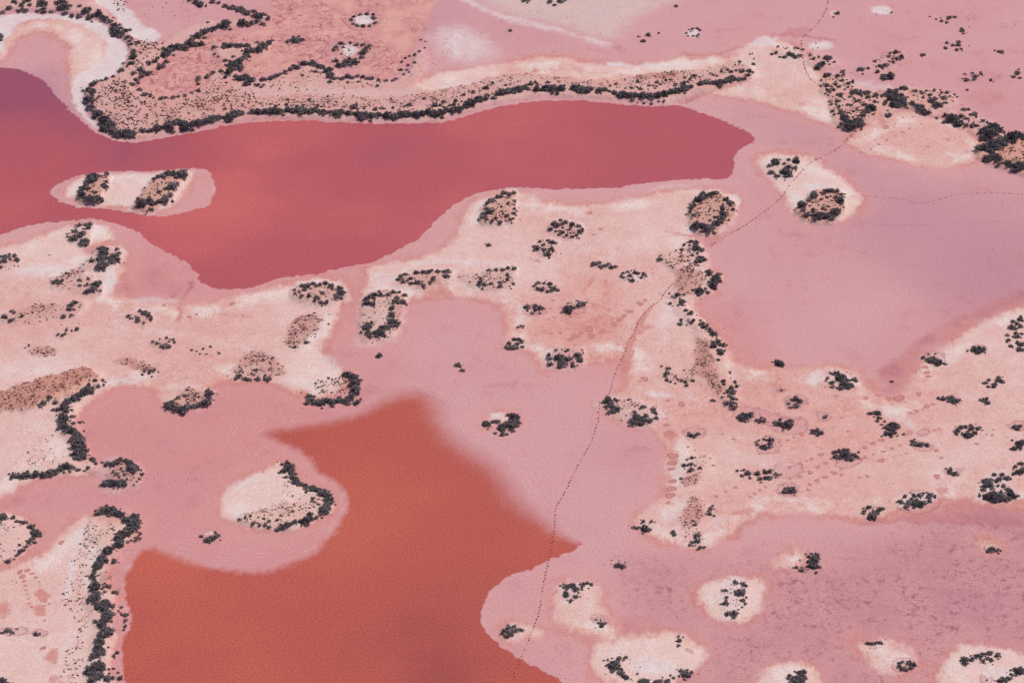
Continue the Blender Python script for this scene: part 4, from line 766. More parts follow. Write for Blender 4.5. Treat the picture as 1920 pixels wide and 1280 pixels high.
def hull(P):
    P = sorted(set(map(tuple, P)))
    def half(Q):
        h = []
        for p in Q:
            while len(h) > 1 and (h[-1][0] - h[-2][0]) * (p[1] - h[-2][1]) - (h[-1][1] - h[-2][1]) * (p[0] - h[-2][0]) <= 0:
                h.pop()
            h.append(p)
        return h[:-1]
    return half(P) + half(P[::-1])


for ci, (phrase, axis, sandy, tiles) in enumerate(CLUSTERS):
    pp = []
    for key, s in tiles.items():
        tx, ty = map(int, key.split())
        for (x, y, r) in pts3(s):
            X, Y, R = tx * 480 + x / 4, ty * 320 + y / 4, r / 4
            wx, wy = ground(X, Y + 0.30 * R)
            shr.append((float(wx), float(wy), R * m_per_px(Y), R, ci, X, Y))
            pp.append((X, Y + R * 0.4))
    if sandy:
        h = np.array(hull(pp))
        c = h.mean(0)
        h = c + (h - c) * 1.10 + np.sign(h - c) * 1.5
        if len(h) > 14:
            h = h[:: max(1, len(h) // 12)]
        islet_polys.append(([tuple(q) for q in h], ci, sandy))
        SAND.append(([tuple(q) for q in h], 5, sandy))
        SALT.append(([tuple(c + (q - c) * 1.22 + np.array([0, -1.5])) for q in h], 12, .42))

# the crowns of neighbouring shrubs grow into each other: fill the gaps of the hedges
traced = len(shr)
fill = []
rf = random.Random(3)
for i in range(traced):
    a = shr[i]
    near = []
    for j in range(traced):
        c = shr[j]
        if j != i and c[4] == a[4] and a[3] >= 6.4 and c[3] >= 6.4:
            d = math.hypot((a[0] - c[0]), (a[1] - c[1]) * .8)
            if d < 1.4 * (a[2] + c[2]):
                near.append((d, j))
    for d, j in sorted(near)[:3]:
        c = shr[j]
        if j > i or (d, i) not in [(0, 0)] and rf.random() < .25:
            t = rf.uniform(.4, .6)
            k = rf.uniform(.62, .85) * min(a[2], c[2]) / a[2]
            fill.append(tuple(a[q] * (1 - t) + c[q] * t + (rf.gauss(0, .22) * a[2] if q < 2 else 0) for q in range(2)) + (a[2] * k, a[3] * k, a[4], (a[5] + c[5]) / 2, (a[6] + c[6]) / 2))
for i in range(traced):
    a = shr[i]
    if a[3] >= 4.5:
        for k in range(rf.choice((0, 1, 1, 2, 2, 3))):
            th, q, s = rf.uniform(0, 6.28), rf.uniform(.75, 1.7), rf.uniform(.22, .5)
            fill.append((a[0] + q * a[2] * math.cos(th), a[1] + q * a[2] * math.sin(th), a[2] * s, a[3] * s, a[4], a[5] + q * a[3] * math.cos(th), a[6] - .6 * q * a[3] * math.sin(th)))
shr += fill

D_up = np.minimum(sdf(WATER_UP, 2), -sdf(ISLE_HOLE, 2))
D_lo, SOFT_lo = sdf([(a, b) for a, b, c in WATER_LOW], 2, soft=[c for a, b, c in WATER_LOW])
D_crust = union(CRUST)
M_salt, M_sand, M_rust = masked(SALT), masked(SAND), masked(RUST)
D_damp = union(DAMP, 1)
M_brown = masked([(p[0], 7, min(1.0, .17 * p[1])) for p in TUSS if p[4] == 0 and p[1] >= 4.5] + [(p[0], 7, .38) for p in TUSS if p[4] == 0 and 3 <= p[1] < 4.5] + [(p[0], 6, .55) for p in islet_polys if p[2] >= .3])
M_grey, M_mott, M_patch = masked(GREY), masked(MOTT), masked(PATCH)
F_tint = np.clip(scatter_field(TINT), 0, 1)
F_tone = scatter_field(CTONE)

# tensor grid: fine over the photographed ground, coarse out to the horizon
STX, STY = 0.42, 0.56
out = np.cumsum(1.6 ** np.arange(1, 21))
out = out[out < 26000]
fx = np.arange(-187, 187.01, STX)
fy = np.arange(226, 548.01, STY)
xs = np.concatenate([fx[0] - out[::-1], fx, fx[-1] + out])
ys = np.concatenate([fy[0] - out[::-1], fy, fy[-1] + out])
XX, YY = np.meshgrid(xs, ys)
far = np.clip(np.maximum(np.maximum(np.abs(XX) - 172, 240 - YY), YY - 534) / 12, 0, 1)
wx = 1.1 * fbm(XX, YY, 0.35, 3) + 0.7 * fbm(XX, YY, 1.1, 2)
wy = 1.3 * fbm(XX + 50, YY + 31, 0.35, 3) + 0.8 * fbm(XX + 9, YY + 77, 1.1, 2)
SXw, SYw = XX + wx, YY + wy
S = lambda F, d=0.0: sample(F, SXw, SYw) * (1 - far) + d * far
swx = 0.24 * wx + 0.8 * fbm(XX + 3, YY, 1.1, 3)
swy = 0.24 * wy + 0.9 * fbm(XX, YY + 40, 1.1, 3)
du = sample(D_up, XX + swx, YY + swy)
dl = sample(D_lo, XX + swx, YY + swy)
dw_ = np.maximum(du, dl) * (1 - far) - 14.0 * far
A = {'crust': S(D_crust) * (1 - far) - 9.0 * far, 'far': far,
     'salt': S(M_salt), 'sand': S(M_sand), 'rust': S(M_rust), 'damp': S(D_damp, -14.0), 'tint': S(F_tint, .5),
     'tone': S(F_tone, .4), 'shore': np.clip(dw_, -14, 4), 'brown': S(M_brown), 'grey': S(M_grey), 'mott': S(M_mott), 'patch': S(M_patch)}
dw = np.maximum(du, dl) * (1 - far) - 14.0 * far


def height(x, y, crust, sand, dwat):
    """relief: flats a few centimetres above the brine, pale crust a little higher, vegetated sand in low mounds"""
    c = np.clip((crust + 1) / 5, 0, 1)
    h = 0.02 + 0.10 * c * c * (3 - 2 * c) + 0.85 * np.clip(sand, 0, 1) ** 1.2 * (1 + 0.5 * fbm(x, y, 0.12, 3))
    h = h + 0.10 * np.clip(sand, 0, 1) * fbm(x + 5, y + 8, 0.9, 2)
    shore = np.clip(-dwat / 2.0, 0, 1)
    h = h * shore
    return np.where(dwat > 0, -np.minimum(dwat * 0.05, 0.35) - 0.004, h + 0.003)


ZZ = height(XX, YY, A['crust'], A['sand'], dw)


def ground_z(x, y):
    x, y = np.atleast_1d(x).astype(float), np.atleast_1d(y).astype(float)
    i = np.clip(np.searchsorted(xs, x) - 1, 0, len(xs) - 2)
    j = np.clip(np.searchsorted(ys, y) - 1, 0, len(ys) - 2)
    tx, ty = (x - xs[i]) / (xs[i + 1] - xs[i]), (y - ys[j]) / (ys[j + 1] - ys[j])
    return ((ZZ[j, i] * (1 - tx) + ZZ[j, i + 1] * tx) * (1 - ty) + (ZZ[j + 1, i] * (1 - tx) + ZZ[j + 1, i + 1] * tx) * ty)


# ------------------------------------------------------------------ ground material
def flat_colour(n, tint):
    c = n.mix(n.step(tint, 0, .5), alb(216, 146, 148), alb(217, 162, 167))
    return n.mix(n.step(tint, .5, 1.0), c, alb(198, 143, 157))


g = NT('salt_crust_and_sand')
nb = g.noise(0.035, 4, .55)
nb2 = g.noise(0.09, 4, .6, 37.0)
nm = g.noise(0.45, 5, .62)
nm2 = g.noise(0.22, 5, .6, 71.0)
nf = g.noise(1.7, 5, .65, 13.0)
gr = g.noise(2.6, 3, .9)
nst = g.noise(1.0, 4, .6, vec=g.vscale((1.5, 0.35, 1)))
wob = g.sub(nm, .5)
# level flats
tint = g.plus(g.attr('tint'), g.mul(g.sub(nb2, .5), .14))
col = flat_colour(g, tint)
col = g.mix(g.step(nb, .35, .68), col, g.mix(.12, col, alb(190, 110, 120)))
flatm = g.mul(g.step(g.noise(.16, 6, .66, 91.0), .52, .66), g.step(nb, .4, .6))
col = g.mix(g.mul(flatm, .35), col, alb(192, 122, 132))
strand = g.math('SINE', g.plus(g.mul(g.attr('shore'), 5.2), g.mul(g.noise(.12, 4, .6, 77.0), 9.0)))
strand = g.mul(g.mul(g.step(strand, .55, 1.0), g.step(g.attr('shore'), -11.0, -3.0)), g.step(nm2, .42, .62))
col = g.mix(g.mul(strand, .30), col, alb(232, 190, 190))
# crazed salmon crust
pt = g.plus(g.attr('patch'), g.mul(wob, .5))
salm = g.mix(g.step(nm2, .4, .62), alb(226, 168, 161), alb(217, 152, 151))
npm = g.noise(0.33, 5, .68, 29.0, dist=.6)
lines = g.step(g.math('ABSOLUTE', g.sub(npm, .5)), 0.0, .030, 1.0, 0.0)
specks = g.step(g.noise(0.55, 4, .64, 43.0), .53, .60)
marks = g.mul(g.math('MAXIMUM', lines, specks), g.step(g.plus(nb2, g.mul(g.sub(nb, .5), .6)), .36, .56))
salm = g.mix(g.mul(marks, .95), salm, alb(182, 108, 116))
col = g.mix(g.step(pt, .3, .7), col, salm)
# iron-red damp crust
ru = g.plus(g.attr('rust'), g.mul(g.sub(nm, .5), .55))
ru = g.plus(ru, g.mul(g.sub(nf, .5), .3))
rcol = g.mix(g.step(nm2, .4, .6), alb(181, 106, 119), alb(203, 128, 126))
rmask = g.mul(g.step(ru, .18, .75), g.step(g.attr('rust'), 0.02, .2))
col = g.mix(g.mul(rmask, .8), col, rcol)
# mottled dark marks
col = g.mix(g.mul(g.attr('mott'), .6), col, g.mix(g.step(nb2, .35, .65), alb(193, 129, 140), alb(206, 146, 153)))
mo = g.math('ABSOLUTE', g.sub(g.noise(0.42, 5, .66, 55.0, dist=.8), .5))
mcell = g.step(g.noise(0.6, 4, .68, 61.0), .52, .62)
mmark = g.mul(g.math('MAXIMUM', g.step(mo, .0, .04, .35, 0), g.math('MAXIMUM', mcell, g.mul(g.step(g.noise(1.3, 3, .6, 15.0), .55, .66), .8))), g.attr('mott'))
mmark = g.mul(mmark, g.step(g.plus(nm2, g.mul(g.sub(nb2, .5), .8)), .28, .62))
col = g.mix(g.mul(mmark, .7), col, alb(152, 86, 100))
pale = g.mul(g.mul(g.step(g.noise(.5, 4, .6, 67.0), .56, .66), g.attr('mott')), .45)
col = g.mix(pale, col, alb(214, 158, 164))
# pale crust with a rusty rim that frays into the flat
lowf = g.noise(.14, 3, .6, 47.0)
cr = g.plus(g.attr('crust'), g.mul(g.sub(nst, .5), g.step(lowf, .3, .7, .9, 4.2)))
cr = g.plus(cr, g.mul(g.attr('far'), g.step(g.noise(.011, 5, .6, 33.0), .47, .62, 0.0, 16.0)))
cr = g.plus(cr, g.mul(g.sub(g.noise(.33, 4, .62, 5.0), .5), 2.2))
cr = g.plus(cr, g.mul(g.sub(nf, .5), 1.3))
drying = g.step(g.plus(g.attr('crust'), g.plus(g.mul(g.sub(lowf, .5), 9.0), g.mul(wob, 3.0))), -6.5, 2.0)
col = g.mix(g.mul(drying, .5), col, alb(223, 163, 159))
rim = g.mul(g.step(cr, -2.7, -.15), g.step(cr, .0, .9, 1, 0))
rim = g.mul(rim, g.step(g.plus(lowf, g.mul(g.sub(nm, .5), .7)), .36, .60))
col = g.mix(g.mul(rim, .55), col, alb(208, 128, 122))
cmask = g.step(cr, -.8, 1.0)
salmix = g.step(g.plus(g.attr('tone'), g.plus(g.mul(g.sub(nm2, .5), .7), g.mul(g.sub(nf, .5), .35))), .0, .85)
ccol = g.mix(salmix, alb(234, 199, 195), alb(223, 162, 156))
edge = g.mul(g.step(g.plus(cr, g.mul(wob, 3.0)), 2.8, .3), g.step(g.plus(lowf, g.mul(wob, .4)), .36, .66, .0, .55))
ccol = g.mix(edge, ccol, alb(232, 184, 169))
sband = g.mul(g.mul(g.step(cr, .6, 2.0), g.step(cr, 3.2, 6.5, 1, 0)), g.step(g.noise(.10, 3, .6, 63.0), .44, .60))
ccol = g.mix(g.mul(sband, .8), ccol, alb(237, 214, 211))
stain = g.math('MAXIMUM', g.step(g.noise(.55, 5, .68, 83.0), .54, .66), g.mul(g.step(npm, .55, .66), .7))
ccol = g.mix(g.mul(g.mul(stain, g.step(g.plus(g.attr('tone'), g.mul(g.sub(nb2, .5), 1.2)), .15, .85)), .6), ccol, alb(205, 133, 129))
col = g.mix(cmask, col, ccol)
rc = g.mul(g.mul(g.step(g.plus(ru, g.mul(g.sub(npm, .5), 1.2)), .2, .6), g.step(g.attr('rust'), .04, .25)), cmask)
col = g.mix(g.mul(rc, .8), col, alb(209, 134, 127))
# damp halos with a dark outline
dm = g.plus(g.attr('damp'), g.mul(g.sub(nf, .5), .5))
dmask = g.step(dm, -.12, .12)
dline = g.mul(g.step(dm, -.42, -.08), g.step(dm, .05, .42, 1, 0))
col = g.mix(g.mul(dmask, .38), col, alb(205, 147, 154))
col = g.mix(g.mul(dline, .42), col, alb(172, 104, 112))
# grey silt
gm = g.step(g.plus(g.attr('grey'), g.mul(wob, .5)), .25, .8)
gcol = g.mix(g.step(nm2, .4, .65), alb(216, 193, 193), alb(224, 197, 188))
col = g.mix(g.mul(gm, .85), col, gcol)
# orange sand
sa = g.plus(g.attr('sand'), g.mul(g.sub(nf, .5), .35))
sa = g.plus(sa, g.mul(wob, .25))
scol = g.mix(g.step(g.plus(nm2, g.mul(g.sub(nm, .5), .5)), .32, .66), alb(221, 170, 158), alb(227, 190, 184))
scol = g.mix(g.mul(g.step(g.plus(g.attr('sand'), g.mul(wob, .35)), .52, .95), .75), scol, alb(219, 156, 138))
col = g.mix(g.mul(g.step(sa, .18, .95), .9), col, scol)
# white salt
st = g.plus(g.mul(g.attr('salt'), 1.4), g.mul(g.sub(nm, .5), .8))
st = g.plus(st, g.plus(g.mul(g.sub(nf, .5), .5), g.mul(g.sub(lowf, .5), .6)))
st = g.mul(g.mul(g.step(st, .2, 1.05), g.step(g.attr('salt'), .02, .3)), g.step(g.attr('sand'), .12, .5, 1.0, .25))
wcol = g.mix(g.step(nm2, .35, .65), alb(233, 216, 219), alb(226, 201, 205))
col = g.mix(g.mul(st, .92), col, wcol)
# dry brown litter under the tussocks
br = g.mul(g.step(g.plus(g.attr('brown'), g.plus(g.mul(g.sub(nf, .5), .9), g.mul(wob, .6))), .15, .95), .6)
col = g.mix(br, col, g.mix(g.step(nm, .4, .6), alb(176, 111, 105), alb(200, 136, 124)))
# bright salt crystals
cry = g.mul(g.step(g.noise(2.1, 4, .8, 23.0), .575, .66), g.math('MAXIMUM', g.mul(cmask, g.step(nb2, .46, .64)), g.mul(g.attr('salt'), 1.0)))
col = g.mix(g.mul(cry, .85), col, alb(248, 236, 234))
# grain of the surface
col = g.mix(1.0, col, g.mix(g.step(gr, .28, .72), (.80, .79, .80, 1), (1.13, 1.135, 1.135, 1)), 'MULTIPLY')
hs = g.t.nodes.new('ShaderNodeHueSaturation')
hs.inputs['Saturation'].default_value = 1.0
g.t.links.new(col, hs.inputs['Color'])
col = hs.outputs[0]
GROUND = g.done(g.bsdf(col, .85, .18, g.bump(g.plus(gr, nf), .35, .06)))

ny, nx = XX.shape
idx = np.arange(nx * ny).reshape(ny, nx)
Q = np.stack([idx[:-1, :-1], idx[:-1, 1:], idx[1:, 1:], idx[1:, :-1]], -1).reshape(-1, 4)
V = np.stack([XX, YY, ZZ], -1).reshape(-1, 3)
AF = {k: v.reshape(-1) for k, v in A.items()}

# the sandy islets are cut out of the same relief as pieces of their own
fcx = ((XX[:-1, :-1] + XX[1:, 1:]) / 2).reshape(-1)
fcy = ((YY[:-1, :-1] + YY[1:, 1:]) / 2).reshape(-1)
owner = np.full(len(Q), -1)
for k, (poly, ci, s) in enumerate(islet_polys):
    d = sdf(poly, 3, 4.0)
    box = sample(d, fcx, fcy)
    owner[(box > -0.5) & (owner < 0) & (np.abs(fcx) < 185) & (fcy > 230) & (fcy < 545)] = k


def piece(name, sel):
    F = Q[sel]
    u, inv = np.unique(F, return_inverse=True)
    return mesh_np(name, V[u], inv.reshape(F.shape), {k: v[u] for k, v in AF.items()}, GROUND)


add('ground', piece('ground', owner < 0), 'structure', 'pink and cream salt flats with frayed rusty edges and dried crust', 'ground')
for k, (poly, ci, s) in enumerate(islet_polys):
    sel = owner == k
    if sel.any():
        add('sandy_islet', piece('sandy_islet', sel), 'structure', 'low sandy mound under the shrubs ' + CLUSTERS[ci][0], 'islet')

# ------------------------------------------------------------------ brine
def brine(name, D, soft, hue, cols, label, wave):
    dd = sample(D, XX + swx, YY + swy)
    ins = (dd > -0.6) & (np.abs(XX) < 186) & (YY > 227) & (YY < 547)
    keep = ins.reshape(-1)[Q].all(1)
    F = Q[keep]
    u, inv = np.unique(F, return_inverse=True)
    x, y = XX.reshape(-1)[u], YY.reshape(-1)[u]
    W = np.stack([x, y, np.zeros(len(u))], -1)
    at = {'depth': dd.reshape(-1)[u], 'soft': (soft if np.isscalar(soft) else sample(soft, x, y)) * 0.14 * np.ones(len(u)),
          'tint': AF['tint'][u], 'hue': sample(scatter_field(hue), x + 3 * fbm(x, y, .05, 3), y + 3 * fbm(x + 7, y, .05, 3))}
    b = NT(name + '_brine')
    gn = b.noise(2.4, 3, .9)
    gn2 = b.noise(0.5, 4, .6)
    n3 = b.noise(0.06, 4, .6, 19.0)
    h = b.plus(b.attr('hue'), b.mul(b.sub(n3, .5), .34))
    h = b.plus(h, b.mul(b.sub(gn2, .5), .12))
    h = b.plus(h, b.mul(b.sub(b.noise(1.0, 4, .6, vec=b.vscale((.025, .075, 1))), .5), .28))
    c = b.mix(b.step(h, 0, .5), cols[0], cols[1])
    c = b.mix(b.step(h, .5, 1), c, cols[2])
    c = b.mix(1.0, c, b.mix(b.step(gn, .25, .75), (.68, .64, .66, 1), (1.24, 1.26, 1.25, 1)), 'MULTIPLY')
    rip = b.plus(b.noise(1.0, 4, .65, vec=b.vscale((.9, 2.6, 1))), b.mul(gn, .5))
    dn = b.noise(4.2, 2, .8, 3.0)
    q = b.math('DIVIDE', b.attr('depth'), b.attr('soft'))
    fac = b.step(b.plus(q, b.mul(b.sub(dn, .5), 2.2)), -.15, 1.15)
    bed = b.mix(1.0, flat_colour(b, b.attr('tint')), (.97, .955, .955, 1), 'MULTIPLY')
    c = b.mix(fac, bed, c)
    sh = b.bsdf(c, .28, .32, b.bump(rip, wave, .08))
    add(name, mesh_np(name, W, inv.reshape(F.shape), at, b.done(sh)), 'structure', label, 'water')


brine('lake_water', D_up, 2.0, HUE_UP, [alb(210, 106, 106), alb(189, 91, 100), alb(161, 82, 106)], 'rose red brine lake across the upper half', .25)
brine('lagoon_water', D_lo, SOFT_lo, HUE_LOW, [alb(204, 103, 86), alb(190, 92, 82), alb(162, 77, 78)], 'orange red shallow brine lagoon at the bottom', .25)

# ------------------------------------------------------------------ shrubs
def leaf_mat(name, c1, c2, per_object):
    l = NT(name)
    n = l.noise(2.2, 3, .6)
    if per_object:
        oi = l.t.nodes.new('ShaderNodeObjectInfo').outputs['Random']
    else:
        oi = l.attr('vary')
    c = l.mix(l.step(l.plus(l.mul(n, .55), l.mul(oi, .6)), .3, .95), c1, c2)
    c = l.mix(l.step(l.noise(.8, 2, .5, 9.0), .45, .7), c, l.mix(.4, c, (.09, .10, .085, 1)))
    c = l.mix(l.attr('sunlit'), c, (.47, .445, .44, 1))  # sunlit tips painted into the leaf colour
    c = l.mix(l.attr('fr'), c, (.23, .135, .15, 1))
    return l.done(l.bsdf(c, .7, .2))


LEAF = leaf_mat('saltbush_leaf', (.112, .080, .084, 1), (.265, .206, .200, 1), True)
LEAF_S = leaf_mat('saltbush_leaf_massed', (.112, .080, .084, 1), (.265, .206, .200, 1), False)


def shrub_geom(seed, nl, flat=0.85):
    """unit-radius bush: uneven lobes, each a brush of narrow tilted leaf sprays with ragged tips, open between the lobes"""
    r = np.random.default_rng(seed)
    lobes = [(r.uniform(-.1, .1), r.uniform(-.1, .1), .26, .55)]
    k = r.integers(6, 11)
    for i in range(k):
        a = 2 * math.pi * (i + r.uniform(-.45, .45)) / k
        q = r.uniform(.35, .85)
        lobes.append((q * math.cos(a), q * math.sin(a), r.uniform(.02, .42), r.uniform(.18, .42)))
    for i in range(3):
        a = r.uniform(0, 6.3)
        lobes.append((.35 * math.cos(a), .35 * math.sin(a), r.uniform(.42, .75), r.uniform(.2, .34)))
    Vs, Fs, sunlit, fr = [], [], [], []
    tot = sum(l[3] ** 2 for l in lobes)
    for (cx, cy, cz, cr) in lobes:
        n = int(nl * cr ** 2 / tot) + 5
        for i in range(n):
            d = r.normal(size=3)
            d /= np.linalg.norm(d)
            if d[2] < -.3:
                d[2] = -d[2]
            ext = r.uniform(.7, 1.06) if r.random() < .75 else r.uniform(1.05, 1.45)
            p = np.array([cx, cy, cz]) + d * cr * ext * np.array([1, 1, flat])
            if p[2] < 0.02:
                p[2] = r.uniform(.0, .1)
            t = d * .8 + r.normal(size=3) * .5              # sprays point outward
            t /= np.linalg.norm(t) + 1e-9
            b = np.cross(t, r.normal(size=3))
            b /= np.linalg.norm(b) + 1e-9
            s = r.uniform(.09, .19)
            wdt = s * r.uniform(.35, .65)
            q = len(Vs)
            Vs += [p - t * s, p + b * wdt, p + t * s, p - b * wdt]
            Fs.append((q, q + 1, q + 2, q + 3))
            sunlit += [0.85 * r.random() ** 2.2 * (1 if p[2] > .3 else .3)] * 4  # painted sunlight per spray, stronger on the upper leaves
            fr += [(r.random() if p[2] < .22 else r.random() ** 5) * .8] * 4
        # solid core added inside the lobe to block light between the leaves
        q = len(Vs)
        c = np.array([cx, cy, cz])
        e = cr * .62
        ring = [c + e * np.array([math.cos(a), math.sin(a), -.1]) for a in (0, 1.57, 3.14, 4.71)]
        top, bot = c + np.array([0, 0, e * flat]), np.array([cx * .8, cy * .8, -.06])
        Vs += ring + [top, bot]
        for i in range(4):
            j = (i + 1) % 4
            Fs.append((q + i, q + j, q + 4, q + 4))
            Fs.append((q + j, q + i, q + 5, q + 5))
        sunlit += [0.0] * 6
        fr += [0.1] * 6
    return np.array(Vs), Fs, np.array(sunlit), np.array(fr)


def tri_faces(Fs):
    T = []
    for a, b, c, d in Fs:
        T.append((a, b, c))
        if c != d:
            T.append((a, c, d))
    return np.array(T)


order = sorted(range(traced), key=lambda i: -shr[i][3])
single = set(order[:300])
VAR = []
for k in range(14):
    v, f, sunlit, fr = shrub_geom(100 + k, 520)
    VAR.append(mesh_np('shrub', v, tri_faces(f), {'sunlit': sunlit, 'fr': fr}, LEAF))
ORD = ['first', 'second', 'third', 'fourth', 'fifth', 'sixth', 'seventh', 'eighth', 'ninth', 'tenth', 'eleventh', 'twelfth', 'thirteenth', 'fourteenth',
       'fifteenth', 'sixteenth', 'seventeenth', 'eighteenth', 'nineteenth']
TENS = {2: 'twenty', 3: 'thirty', 4: 'forty', 5: 'fifty', 6: 'sixty', 7: 'seventy', 8: 'eighty'}


def ordinal(n):
    if n < 20:
        return ORD[n - 1]
    t, u = divmod(n, 10)
    return TENS[t][:-1] + 'ieth' if u == 0 else TENS[t] + '-' + ORD[u - 1]


byc = {}
for i in single:
    byc.setdefault(shr[i][4], []).append(i)
rr = random.Random(5)
for ci in sorted(byc):
    ax = CLUSTERS[ci][1]
    mem = sorted(byc[ci], key=lambda i: shr[i][5] if ax == 'x' else shr[i][6])
    side = ('leftmost', 'rightmost', 'left') if ax == 'x' else ('topmost', 'bottommost', 'top')
    for n, i in enumerate(mem, 1):
        x, y, R, rp, _, px, py = shr[i]
        if len(mem) == 1:
            what = 'largest dark shrub '
        elif n == 1:
            what = side[0] + ' large dark shrub '
        elif n == len(mem):
            what = side[1] + ' large dark shrub '
        else:
            what = ordinal(n) + ' large dark shrub from the ' + side[2] + ' '
        o = add('saltbush_shrub', VAR[rr.randrange(len(VAR))], None, what + CLUSTERS[ci][0], 'shrub', 'dark shrubs on the banks and islets')
        o.location = (x, y, float(ground_z(x, y)[0]) - .02)
        o.rotation_euler = (0, 0, rr.choice((0, math.pi)) + rr.uniform(-.6, .6))
        s = R * 1.08
        o.scale = (s * rr.uniform(.85, 1.3), s * rr.uniform(.8, 1.15), s * rr.uniform(.9, 1.3))

# the smaller shrubs, massed
GEO = [shrub_geom(300 + k, 170) for k in range(12)]
GEO = [(v, tri_faces(f), sunlit, fr) for v, f, sunlit, fr in GEO]
Vl, Fl, Ll, Bl, Rl, off = [], [], [], [], [], 0
rest = [i for i in range(len(shr)) if i not in single]
zr = ground_z(np.array([shr[i][0] for i in rest]), np.array([shr[i][1] for i in rest]))
for z, i in zip(zr, rest):
    x, y, R, rp, ci, px, py = shr[i]
    v, f, sunlit, fr = GEO[rr.randrange(12)]
    a = rr.uniform(0, 6.28)
    c, s = math.cos(a), math.sin(a)
    k = R * rr.uniform(1.0, 1.16)
    ax_, ay_ = rr.uniform(.85, 1.35), rr.uniform(.75, 1.1)
    P = np.stack([(v[:, 0] * c - v[:, 1] * s) * ax_, (v[:, 0] * s + v[:, 1] * c) * ay_, v[:, 2] * rr.uniform(.8, 1.25)], -1) * k
    Vl.append(P + np.array([x, y, z - .02]))
    Fl.append(f + off)
    Ll.append(sunlit)
    Bl.append(fr)
    Rl.append(np.full(len(v), rr.random()))
    off += len(v)
add('small_shrubs', mesh_np('small_shrubs', np.concatenate(Vl), np.concatenate(Fl), {'sunlit': np.concatenate(Ll), 'fr': np.concatenate(Bl), 'vary': np.concatenate(Rl)}, LEAF_S),
    'stuff', 'countless smaller dark shrubs filling the hedges, rings and clumps', 'shrubs')

# ------------------------------------------------------------------ low tussocks
tm = NT('dry_tussock')
tv, tk = tm.attr('vary'), tm.attr('dark')
tc = tm.mix(tm.step(tv, 0, 1), (.12, .046, .050, 1), (.27, .13, .122, 1))
td = tm.mix(tm.step(tv, 0, 1), (.085, .055, .068, 1), (.19, .12, .12, 1))
TUFT = tm.done(tm.bsdf(tm.mix(tk, tc, td), .85, .15))


def tuft(seed):
    r = np.random.default_rng(seed)
    Vs, Fs = [], []
    for i in range(9):
        a = 2 * math.pi * i / 9 + r.uniform(-.3, .3)
        q, h = r.uniform(.5, 1.0), r.uniform(.5, 1.0)
        c = np.array([q * math.cos(a) * .55, q * math.sin(a) * .55, h * .6])
        w_ = np.array([-math.sin(a), math.cos(a), 0]) * .36
        n = len(Vs)
        o_ = np.array([math.cos(a), math.sin(a), 0])
        Vs += [c - w_ - o_ * .1, c + w_ - o_ * .1, c + o_ * .45 - np.array([0, 0, h * .62]), c - o_ * .45 + np.array([0, 0, .22])]
        Fs += [(n, n + 1, n + 2), (n + 1, n, n + 3)]
    return np.array(Vs), np.array(Fs)


TG = [tuft(k) for k in range(6)]
px_l, py_l, r_l, k_l = [], [], [], []
for (poly, ci, s_) in islet_polys:
    TUSS.append((poly, 2.2 * s_ + .5, 1.0, 2.5, 0))
for (poly, dens, r0, r1, kind) in TUSS:
    P = np.array(poly)
    x0, y0, x1, y1 = P[:, 0].min(), P[:, 1].min(), P[:, 0].max(), P[:, 1].max()
    n = int((x1 - x0) * (y1 - y0) * dens * (4.2 if 3 <= dens < 4.5 else 2.8) / 100)
    if n < 1:
        continue
    qx, qy = RNG.uniform(x0 - 3, x1 + 3, n), RNG.uniform(y0 - 2, y1 + 2, n)
    jx, jy = qx + RNG.normal(0, 2.5, n), qy + RNG.normal(0, 1.8, n)      # frayed outline
    ins = np.zeros(n, bool)
    for i in range(len(P)):
        (ax, ay), (bx, by) = P[i], P[(i + 1) % len(P)]
        c = (ay > jy) != (by > jy)
        ins ^= c & (jx < (bx - ax) * (jy - ay) / (by - ay + 1e-9) + ax)
    clump = fbm(qx, qy * 1.4, .11, 3) + .5
    ins &= RNG.random(n) < 1.7 * np.clip(clump - .18, 0, 1)
    m = ins.sum()
    px_l.append(qx[ins]); py_l.append(qy[ins])
    r_l.append(1.0 * (r0 + (r1 - r0) * RNG.random(m) ** 2.6)); k_l.append(np.full(m, kind))
# lone dots of litter and seedlings on the flats
n = 700
px_l.append(RNG.uniform(0, 1920, n)); py_l.append(RNG.uniform(0, 1280, n)); r_l.append(RNG.uniform(.45, .9, n)); k_l.append(np.ones(n))
# seedlings around the shrubs
n = 1100
pick = RNG.integers(0, len(shr), n)
px_l.append(np.array([shr[i][5] for i in pick]) + RNG.normal(0, 9, n)); py_l.append(np.array([shr[i][6] for i in pick]) + RNG.normal(0, 5, n))
r_l.append(RNG.uniform(.7, 1.7, n)); k_l.append(np.ones(n))
tx_, ty_ = ground(np.concatenate(px_l), np.concatenate(py_l))
tr_, tk_ = np.concatenate(r_l), np.concatenate(k_l)
tz_ = ground_z(tx_, ty_)
ok = tz_ > 0
mp = np.array([m_per_px(q) for q in np.concatenate(py_l)])
Vl, Fl, Dl, Rl, off = [], [], [], [], 0
for x, y, z, r, k in zip(tx_[ok], ty_[ok], tz_[ok], (tr_ * mp)[ok], tk_[ok]):
    v, f = TG[rr.randrange(6)]
    a = rr.uniform(0, 6.28)
    c, s = math.cos(a) * r, math.sin(a) * r
    e_ = rr.uniform(.8, 1.7)
    Vl.append(np.stack([(v[:, 0] * c - v[:, 1] * s) * e_ + x, (v[:, 0] * s + v[:, 1] * c) / e_ ** .4 + y, v[:, 2] * r * 1.1 + z], -1))
    Fl.append(f + off)
    q = 1.0 if (k > .5) != (rr.random() < .15) else 0.0
    Dl.append(np.full(len(v), q))
    Rl.append(np.full(len(v), rr.random()))
    off += len(v)
print('tussocks', len(Vl), 'shrubs', len(shr))
